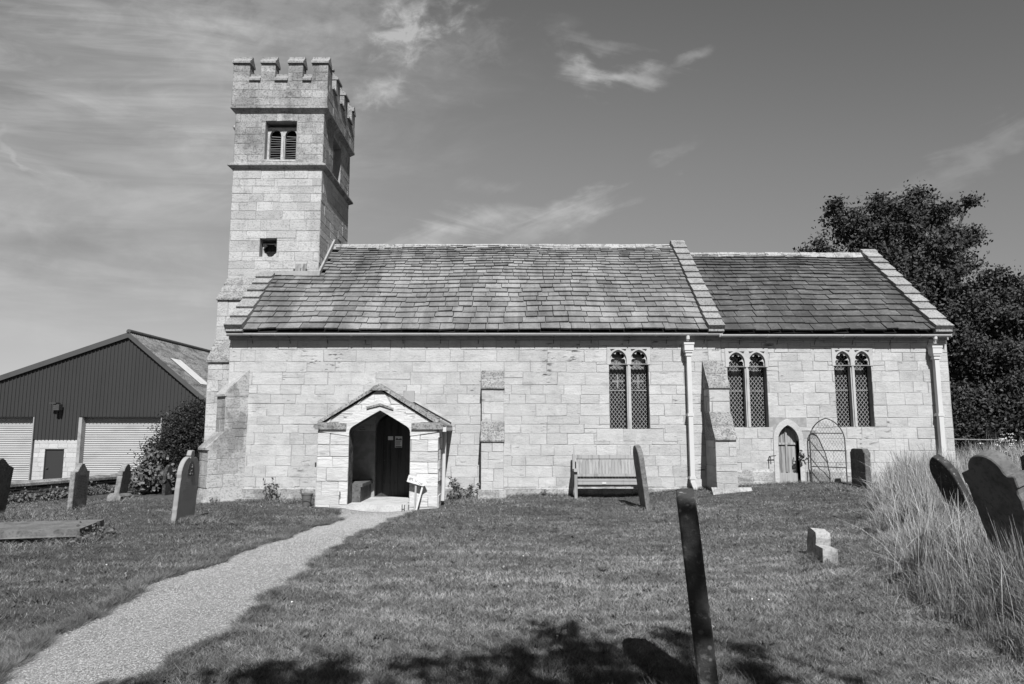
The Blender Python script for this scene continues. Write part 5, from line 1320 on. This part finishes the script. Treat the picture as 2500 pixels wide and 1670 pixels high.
# ------------------------------------------------------------------ lawn
def occupied(X, Y, pad=0.):
    m = (X > pl(Y)-pad) & (X < pr(Y)+pad) & (Y < 14.95)
    m |= (X > -4.3) & (X < -1.5) & (Y > 14.62)
    m |= (Y > 16.44) & (X > -7.7) & (X < 10.7)
    m |= (np.abs((X+7.75)*.97+(Y-10.7)*.24) < 1.12) & (np.abs((Y-10.7)*.97-(X+7.75)*.24) < .5)
    m |= (X < wall_x(Y)+.28)
    return m
def grass_edge(Y): return np.interp(Y, [3, 5.05, 6.27, 8.3, 11.9, 14.3, 15.6, 16.4], [3.75, 3.6, 3.55, 4.35, 6.1, 7.35, 8.3, 9.6]) + .12*np.sin(Y*2.3)
def lawn():
    rng = np.random.default_rng(77); vs = []; ts = []
    def blades(X, Y, h, w, tone, sub=1.):
        n = len(X); Z = g(X, Y); a = rng.uniform(0, 2*PI, n); l = rng.normal(0, .45, n); dx, dy = np.cos(a), np.sin(a)
        tipx, tipy = rng.normal(0, 1.1, n)*h, rng.normal(0, 1.1, n)*h
        b0 = np.stack([X-dx*w/2, Y-dy*w/2, Z-.004], 1); b1 = np.stack([X+dx*w/2, Y+dy*w/2, Z-.004], 1)
        t = np.stack([X+tipx, Y+tipy, Z+h], 1); vs.append(np.stack([b0, b1, t], 1).reshape(-1, 3)); ts.append(tone)
    N = 760000
    d = 4.1*np.exp(rng.uniform(0, 1, N)*np.log(17.2/4.1)); ang = rng.uniform(-1.05, .90, N)
    X = ang*d*1.0; Y = d
    k = ~occupied(X, Y, .02) & (X < grass_edge(Y)+.5); X, Y = X[k], Y[k]; n = len(X); dd = np.clip(Y, 4, 18)
    pt = .5+.25*np.sin(X*2.1+np.sin(Y*1.7))*np.sin(Y*2.6+np.sin(X*1.3))
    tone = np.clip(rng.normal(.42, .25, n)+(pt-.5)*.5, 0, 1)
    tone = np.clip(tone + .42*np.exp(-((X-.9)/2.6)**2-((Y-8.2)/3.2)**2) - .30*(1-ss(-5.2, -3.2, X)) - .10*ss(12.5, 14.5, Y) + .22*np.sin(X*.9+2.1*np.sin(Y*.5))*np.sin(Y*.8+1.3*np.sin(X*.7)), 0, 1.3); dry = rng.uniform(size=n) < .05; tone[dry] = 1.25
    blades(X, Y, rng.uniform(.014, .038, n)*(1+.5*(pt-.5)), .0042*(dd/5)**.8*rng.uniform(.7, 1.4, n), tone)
    # longer uncut fringe along the path, at the stones and the wall foot
    for (fx, cnt, wd) in ((pl, 42000, .09), (pr, 22000, .05)):
        Y = 4*np.exp(rng.uniform(0, 1, cnt)*np.log(14.4/4)); s = -1 if fx is pl else 1
        X = fx(Y)+s*(np.abs(rng.normal(0, wd, cnt))-.015); n = cnt
        blades(X, Y, rng.uniform(.03, .085 if fx is pl else .06, n), .005*(Y/5)**.7, np.clip(rng.normal(.30, .25, n), 0, 1))
    for (x, y, r_, cnt, hh) in ((-5.82, 12.5, .38, 1600, .13), (3.85, 8.72, .26, 1300, .11), (2.75, 14.3, .24, 500, .09), (7.3, 15.3, .35, 700, .1), (-9.4, 15.1, .45, 700, .12), (-9.5, 13, .6, 1200, .18), (-6.6, 10.5, .3, 1800, .14), (1.22, 4.4, .3, 2500, .12), (-8.9, 10.1, .5, 1200, .1), (-7.6, 10.1, .7, 1800, .1), (-9.3, 16.8, .4, 700, .12), (-1.2, 15.7, .45, 1500, .10), (-.3, 16.1, .5, 900, .07), (-5.5, 16.2, .9, 900, .07)):
        X = x+rng.normal(0, r_*.55, cnt); Y = y+rng.normal(0, r_*.4, cnt); k = ~occupied(X, Y); X, Y = X[k], Y[k]; n = len(X)
        blades(X, Y, rng.uniform(.3, 1, n)*hh, .006*(Y/6)**.7, np.clip(rng.normal(.45, .3, n), 0, 1.3))
    # flat rosettes of broad-leaved weeds and tufts of coarser grass in the turf
    n = 520; cy_ = 4.4*np.exp(rng.uniform(0, 1, n)*np.log(15.5/4.4)); cx_ = rng.uniform(-.78, .62, n)*cy_
    X = np.repeat(cx_, 14)+rng.normal(0, .022, n*14); Y = np.repeat(cy_, 14)+rng.normal(0, .022, n*14); k = ~occupied(X, Y, .02) & (X < grass_edge(Y)+.2); X, Y = X[k], Y[k]
    blades(X, Y, rng.uniform(.03, .055, len(X)), rng.uniform(.012, .026, len(X)), np.clip(rng.normal(.06, .12, len(X)), 0, .5))
    n = 260; cy_ = 4.4*np.exp(rng.uniform(0, 1, n)*np.log(15.5/4.4)); cx_ = rng.uniform(-.78, .62, n)*cy_
    X = np.repeat(cx_, 40)+rng.normal(0, .04, n*40); Y = np.repeat(cy_, 40)+rng.normal(0, .04, n*40); k = ~occupied(X, Y, .02) & (X < grass_edge(Y)+.2); X, Y = X[k], Y[k]
    blades(X, Y, rng.uniform(.03, .075, len(X)), .005*(Y/5)**.7, np.clip(rng.normal(.55, .3, len(X)), 0, 1.2))
    X = rng.uniform(-7, 9, 9000); Y = 16.36+rng.normal(0, .07, 9000); k = ~occupied(X, Y); X, Y = X[k], Y[k]
    blades(X, Y, rng.uniform(.02, .09, len(X)), np.full(len(X), .012), np.clip(rng.normal(.4, .25, len(X)), 0, 1))
    v = np.concatenate(vs); t = np.concatenate(ts)
    o = npmesh('lawn_grass', v, 3, M['blade'], t); o['kind'] = 'stuff'
    # daisies
    n = 46; d = rng.uniform(4.8, 15, n); X = rng.uniform(-.75, .45, n)*d; k = ~occupied(X, d, .1); X, Y = X[k], d[k]
    dm = MB(); dm.tube([(0, 0, 0), (.004, 0, .03)], .0015, 4); dm.prism([(.010*math.cos(i*.628)*(1 if i % 2 else .7), .010*math.sin(i*.628)*(1 if i % 2 else .7)) for i in range(10)], lambda a, b, d: (a+.004, b, .031+d), 0, .003)
    for i in range(len(X)):
        o = dm.build('daisy', M['petal']) if i == 0 else d0.copy()
        if i == 0: d0 = o; tag(o, 'tiny pale daisy in the mown lawn', 'flower', 'daisies scattered over the lawn')
        else: COL.objects.link(o)
        o.location = (X[i], Y[i], gz(X[i], Y[i])); o.rotation_euler = (random.uniform(-.4, .4), random.uniform(-.4, .4), random.uniform(0, 6))
    # loose pebbles on the path
    N = 52000; Y = 4.2*np.exp(rng.uniform(0, 1, N)*np.log(14.6/4.2)); t = rng.uniform(-.02, 1.02, N); X = pl(Y)*(1-t)+pr(Y)*t
    s = .0048*rng.uniform(.5, 1.5, N)*(Y/5)**.55; Z = g(X, Y)+.016+.012*np.sin(np.clip(t, 0, 1)*PI)
    oct_ = np.array([[1,0,0],[0,1,0],[-1,0,0],[0,-1,0],[0,0,1],[0,0,-1]], float)
    an = rng.uniform(0, 2*PI, N); ca, sa = np.cos(an), np.sin(an)
    L = oct_[None]*rng.uniform(.6, 1.4, (N, 1, 3))*s[:, None, None]*np.array([1, 1, .7])
    v = np.stack([L[..., 0]*ca[:, None]-L[..., 1]*sa[:, None]+X[:, None], L[..., 0]*sa[:, None]+L[..., 1]*ca[:, None]+Y[:, None], L[..., 2]+Z[:, None]], -1)
    F = np.array([[0,1,4],[1,2,4],[2,3,4],[3,0,4]]); c = (np.arange(N)[:, None, None]*6+F[None]).reshape(-1)
    o = npmesh('path_pebbles', v.reshape(-1, 3), 3, M['pebble'], np.repeat(rng.uniform(0, 1, N), 4), corners=c); o['kind'] = 'stuff'
lawn()

def long_grass():
    rng = np.random.default_rng(99)
    vs = []; cs = []; ts = []; base = 0
    def ribbons(X, Y, H, W, tone, bend, head=1.5):
        nonlocal base
        n = len(X); S = 5; Z = g(X, Y); a = rng.uniform(0, 2*PI, n); dirx = np.cos(a)*bend + rng.normal(-.03, .06, n)*H; diry = np.sin(a)*bend + rng.normal(0, .04, n)*H
        ph = rng.uniform(0, 2*PI, n); wx, wy = np.cos(ph), np.sin(ph)
        P = []
        for k in range(S):
            t = k/(S-1); droop = np.where(bend > .35*H, .55, .18)
            x = X+dirx*t**1.8; y = Y+diry*t**1.8; z = Z-.02+H*(t-droop*(np.hypot(dirx, diry)/(H+1e-6))*t**2.2*.8)
            w = W*(1-.75*t)*.5
            if k == S-2: w = w*head
            P.append(np.stack([x-wx*w, y-wy*w, z], 1)); P.append(np.stack([x+wx*w, y+wy*w, z], 1))
        v = np.stack(P, 1).reshape(-1, 3); q = np.array([[2*k, 2*k+1, 2*k+3, 2*k+2] for k in range(S-1)])
        c = (np.arange(n)[:, None, None]*(2*S)+q[None]).reshape(-1)+base; base += len(v)
        vs.append(v); cs.append(c); ts.append(np.repeat(tone, S-1))
    N = 270000
    Y = 4.2*np.exp(rng.uniform(0, 1, N)*np.log(22/4.2)); X = grass_edge(Y) + rng.uniform(0, 1, N)**1.1*(.80*Y+1.3-grass_edge(Y)).clip(.8)
    k = ~((Y > 16.35) & (X < 10.75)) & (X > grass_edge(Y)-.05); X, Y = X[k], Y[k]
    # tussocks: pull towards clump centres
    cx, cy = np.round(X/.34)*.34, np.round(Y/.34)*.34
    cx += .14*np.sin(cx*37+cy*11); cy += .14*np.sin(cy*29+cx*17); f = rng.uniform(.1, .75, len(X)); X = X+(cx-X)*f+rng.normal(0, .05, len(X)); Y = Y+(cy-Y)*f
    n = len(X); ed = np.clip((X-grass_edge(Y))/.55, 0, 1); near = np.clip((9.0-Y)/3.5, 0, 1)
    hv = .70+.25*np.sin(X*1.9+Y*.8)*np.sin(Y*1.5)+.14*np.sin(cx*13+cy*7)
    kind = rng.uniform(size=n); under = kind < .58; stalk = kind > .78+.14*near
    H = (.15+.78*ed**.8)*hv*rng.uniform(.55, 1.15, n)
    H[under] *= rng.uniform(.35, .75, under.sum()); H[stalk] *= rng.uniform(.85, 1.25, stalk.sum())
    tone = np.clip(rng.normal(.52, .22, n), .05, 1.1); tone[under] = rng.uniform(0., .40, under.sum()); tone[stalk] = rng.uniform(.6, 1.35, stalk.sum()); tone = tone - .12*near*(~stalk)
    bend = np.abs(rng.normal(0, .30, n))*H; bend[under] = rng.uniform(.25, 1.0, under.sum())*H[under]; bend[stalk] = np.abs(rng.normal(0, .50, stalk.sum()))*H[stalk]
    W = .0050*(np.clip(Y, 4, 20)/6)**.75*rng.uniform(.6, 1.4, n); W[stalk] *= .62
    ribbons(X, Y, H, W, tone, bend)
    n = 4600; Y = 4.6*np.exp(rng.uniform(0, 1, n)*np.log(20/4.6)); X = grass_edge(Y)+.1+rng.uniform(0, 1, n)*(.78*Y+1-grass_edge(Y)).clip(.5); k = ~((Y > 16.3) & (X < 10.8)); X, Y = X[k], Y[k]; n = len(X)
    k = rng.uniform(size=n) < .25+.75*ss(5.5, 8, Y); X, Y = X[k], Y[k]; n = len(X); H = rng.uniform(.55, 1.05, n); ribbons(X, Y, H, .0034*(np.clip(Y, 4, 20)/6)**.8*rng.uniform(.7, 1.3, n), rng.uniform(.7, 1.6, n), np.abs(rng.normal(0, .5, n))*H, 2.4)
    # fallen straws lying over the front of the patch
    n = 420; Y = rng.uniform(4.8, 12, n); X = grass_edge(Y)+rng.uniform(-.12, 2.2, n); ribbons(X, Y, rng.uniform(.25, .6, n), np.full(n, .005), rng.uniform(.5, 1.1, n), rng.uniform(.4, .9, n))
    o = npmesh('long_grass', np.concatenate(vs), 4, M['dry'], np.concatenate(ts), corners=np.concatenate(cs)); o['kind'] = 'stuff'
    o['label'] = 'tall dry uncut grass at the right of the churchyard'
long_grass()
# seeding umbellifers in the long grass at the right
for i, (u, v, Y, h, lab) in enumerate(((2300, 1000, 17.5, 1.0, 'flowering cow parsley in front of the hedge, nearer the chancel corner'), (2335, 990, 17.0, 1.15, 'flowering cow parsley in front of the hedge, farther from the church'))):
    x, y, _ = P3(u, v, Y); o = weed((x, y), h, lab, 320+i, 7, .5, .05, nl=10, name='cow_parsley')
    rng = np.random.default_rng(i); c = np.array([(x+rng.normal(0, .28), y+rng.normal(0, .2), gz(x, y)+h*rng.uniform(.7, 1)) for _ in range(12)])
    c = np.repeat(c, 12, 0)+rng.normal(0, .03, (144, 3))*np.array([1, 1, .3]); leaf_obj('flower_heads', c, .022, M['petal'], o, rng, aspect=1.1)

# ------------------------------------------------------------------ low churchyard wall
def low_wall():
    w = thing('churchyard_wall', 'low mossy rubble wall with flat coping stones before the farm shed', 'wall', (-11.8, 16.05, 0))
    Ya, Yb = 8.0, 20.6; L = Yb-Ya; k = .377; s = math.sqrt(1+k*k)
    def F(a, b, d): return (wall_x(a)+d/s, a-d*k/s, b)
    mb = MB(); mb.mi = 1; mb.prism(rect(Ya, -1.4, Yb, .30), F, -.32, -.02, .5); mb.mi = 0
    ashlar(mb, lambda a, b, d: F(a, b, d-.02), Ya, -.3, Yb, .30, (.08, .15), (.12, .34), (), 131, gap=.02, rough=.03, back=.0)
    mb.build('rubble', [M['rubble'], M['joint']], w)
    c = MB(); rs = random.Random(4); y = Ya
    while y < Yb:
        n = y+rs.uniform(.45, .9); j = rs.uniform(-.012, .012)
        c.prism([(-.38, .302+j), (.05, .302+j), (.055, .36+j), (.0, .40+j), (-.34, .40+j)], lambda a, b, d: F(d, b, a), y, n-.012, rs.random()); y = n
    c.build('coping', M['wallcap'], w)
low_wall()
for i, (Y, dx, n, lab) in enumerate(((13.9, .25, 700, 'scrubby weeds along the foot of the low wall near the tall ogee gravestone'), (15.6, .2, 800, 'scrubby weeds along the foot of the low wall behind the scrolled gravestone'), (17.6, .25, 800, 'ivy and weeds along the low wall behind the small gravestone on its base'))):
    rng = np.random.default_rng(60+i); t = rng.uniform(-.95, .95, n); y = Y+t; x = wall_x(y)+dx+np.abs(rng.normal(0, .14, n)); z = g(x, y)+np.abs(rng.normal(0, .12, n))*(1.2-np.abs(t)*.6)
    o = thing('scrub', lab, 'weeds', (wall_x(Y)+dx, Y, 0)); leaf_obj('leaves', np.stack([x, y, z], 1), .06, M['leaf_mid'], o, rng, aspect=1.2)
rng = np.random.default_rng(70); n = 500; x = -6.55+rng.normal(0, .16, n); y = 10.75+rng.normal(0, .2, n); z = g(x, y)+np.abs(rng.normal(0, .08, n))
o = thing('ground_plant', 'leafy plant growing at the right end of the ledger slab', 'plant', (-6.55, 10.75, 0)); leaf_obj('leaves', np.stack([x, y, z], 1), .05, M['leaf_mid'], o, rng, aspect=1.2)
# pale rail beyond the long grass
fe = thing('rail_fence', 'low weathered rail fence beyond the long grass and below the hedge', 'fence', (13, 20.4, 0))
mb = MB(); mb.tube([(10.75, 20.4, 1.37), (12.6, 20.38, 1.345), (14.4, 20.4, 1.315)], .014, 6); mb.tube([(14.36, 20.36, 1.315), (14.5, 20.36, 1.31)], .06, 8); mb.build('rail', M['old_wood'], fe)
for x in (10.95, 12.6, 14.4): mb = MB(); mb.tube([(x, 20.46, .1), (x, 20.46, 1.36)], .045, 7); mb.build('post', M['bark'], fe)

# ------------------------------------------------------------------ farm shed
def shed():
    S = thing('farm_shed', 'dark clad farm shed with two pale roller shutters behind the churchyard wall', 'shed', (-19, 33, -1.25))
    Y = 33.; xl, xa, xr = -28.0, -18.64, -14.92; za = 6.22; zb = -1.3
    zl = za-(xa-xl)*.348; zr = za-(xr-xa)*.8172
    top = lambda x: za-(xa-x)*.348 if x < xa else za-(x-xa)*.8172
    f = south(Y)
    D1 = (-27.4, -22.98, 2.18); D2 = (-20.62, -16.85, 2.16)
    c = MB()
    c.prism([(xl, 2.19), (xr, 2.19), (xr, zr), (xa, za), (xl, zl)], f, -.06, 0, .5)
    c.prism(rect(D1[1], 1.12, D2[0]-.16, 2.189), f, -.06, 0, .5); c.prism(rect(D2[1]+.0, zb, xr, 2.189), f, -.06, 0, .5); c.prism(rect(xl, zb, D1[0], 2.189), f, -.06, 0, .5)
    x = xl+.09
    while x < xr-.05:
        z0 = 2.19
        if D1[1] < x < D2[0]-.2: z0 = 1.12
        elif x > D2[1] or x < D1[0]: z0 = zb
        z1 = top(x+.02)-.10
        if z1 > z0: c.prism([(x, z0), (x+.045, z0), (x+.045, z1), (x, z1)], f, .001, .032, .5)
        x += .178
    # sides and back
    c.add([(xr, Y+.06, zb), (xr, Y+22, zb), (xr, Y+22, zr), (xr, Y+.06, zr)], [(0,1,2,3)]); c.add([(xl, Y+.06, zb), (xl, Y+22, zb), (xl, Y+22, zl), (xl, Y+.06, zl)], [(0,1,2,3)])
    c.prism([(xl, zb), (xr, zb), (xr, zr), (xa, za), (xl, zl)], f, -22.05, -22, .5)
    c.build('cladding', M['clad'], S)
    r_ = MB()
    n = 130
    for sx, (xe, ze_) in ((0, (xl-.25, zl-.25*.348)), (1, (xr+.28, zr-.28*.8172))):
        # corrugated sheets
        ys = np.linspace(Y-.12, Y+22, n*2+1); vs = []; fs = []
        for i, yv in enumerate(ys):
            d = .035*(i % 2); vs += [(xa, yv, za+.06+d), (xe, yv, ze_+.06+d)]
        for i in range(len(ys)-1): fs.append((2*i, 2*i+1, 2*i+3, 2*i+2))
        r_.add(vs, fs, .5)
        m_ = len(ys)
    ro = r_.build('roof', M['fibre'], S)
    rc = MB(); rc.tube([(xa, Y-.14, za+.10), (xa, Y+22, za+.10)], .11, 10); rc.build('ridge_capping', M['trimmetal'], ro)
    def onroof(yv, s): x = xa+(xr+.28-xa)*s; return (x, yv, za+(zr-.28*.8172-za)*s+.115)
    for (y0, y1) in ((34.2, 35.25), (38.6, 39.6)):
        rl = MB(); rl.add([onroof(y0, .36), onroof(y1, .36), onroof(y1, .76), onroof(y0, .76)], [(0,1,2,3)])
        rl.build('rooflight', M['rooflight'], ro)
    v = MB(); w = .22
    v.prism([(xl-.2, zl-.07-.2), (xa, za-.20), (xa, za+.06), (xl-.2, zl+.06-.07)], f, .033, .14); v.prism([(xa+.001, za-.20), (xr+.22, zr-.20-.18), (xr+.22, zr+.06-.18), (xa+.001, za+.06)], f, .033, .14)
    v.build('verge_trim', M['trimmetal'], S)
    gt = MB(); gt.tube([(xr+.32, Y-.1, zr-.28), (xr+.32, Y+22, zr-.28)], .08, 8); gt.build('gutter', M['trimmetal'], S)
    for (a, b, t) in (D1, D2):
        d = MB(); z = zb; k = 0
        while z < t-.02:
            h = .088; d.prism([(-.30, z), (-.272, z+h*.30), (-.262, z+h*.5), (-.272, z+h*.70), (-.30, z+h*.98), (-.34, z+h*.98), (-.34, z)], lambda p, q, e: (e, Y-p-.0, q), a, b, .5); z += h
        o = d.build('roller_shutter', M['roller'], S)
        j = MB(); j.prism(rect(a-.16, zb, a-.005, t), f, -.32, .04, .5); j.build('door_jamb', M['lead'], o); j = MB(); j.prism(rect(b+.005, zb, b+.05, t), f, -.32, .034, .5); j.build('door_jamb', M['lead'], o)
    bw = MB(); ashlar(bw, south(Y+.04), D1[1]+.11, zb, D2[0]-.17, 1.13, (.215, .225), (.43, .45), [(-22.32, zb, -21.42, .66)], 151, gap=.014, rough=.003)
    bw.mi = 1; bw.prism(rect(D1[1]+.11, zb, D2[0]-.17, 1.13), south(Y+.04), -.1, 0, .5, [rect(-22.32, zb+.001, -21.42, .66)]); bw.build('block_wall', [M['block'], M['came']], S)
    d = MB(); d.prism(rect(-22.28, zb, -21.46, .62), f, -.12, -.07); d.prism(rect(-22.33, zb, -22.281, .67), f, -.12, -.03); d.prism(rect(-21.459, zb, -21.41, .67), f, -.12, -.03); d.prism(rect(-22.28, .621, -21.46, .67), f, -.12, -.03)
    o = d.build('personnel_door', M['clad'], S); h = MB(); h.box(-22.22, Y-.0, -.25, -22.12, Y+.06, -.22); h.build('handle', M['trimmetal'], o)
    fl = MB(); fl.box(-22.0, Y-.45, 2.80, -21.68, Y-.1, 2.86); fl.box(-21.82, Y-.40, 2.50, -21.55, Y-.12, 2.78); fl.tube([(-21.85, Y-.2, 2.8), (-21.85, Y, 2.7)], .03, 6); fl.build('floodlight', M['iron'], S)
shed()
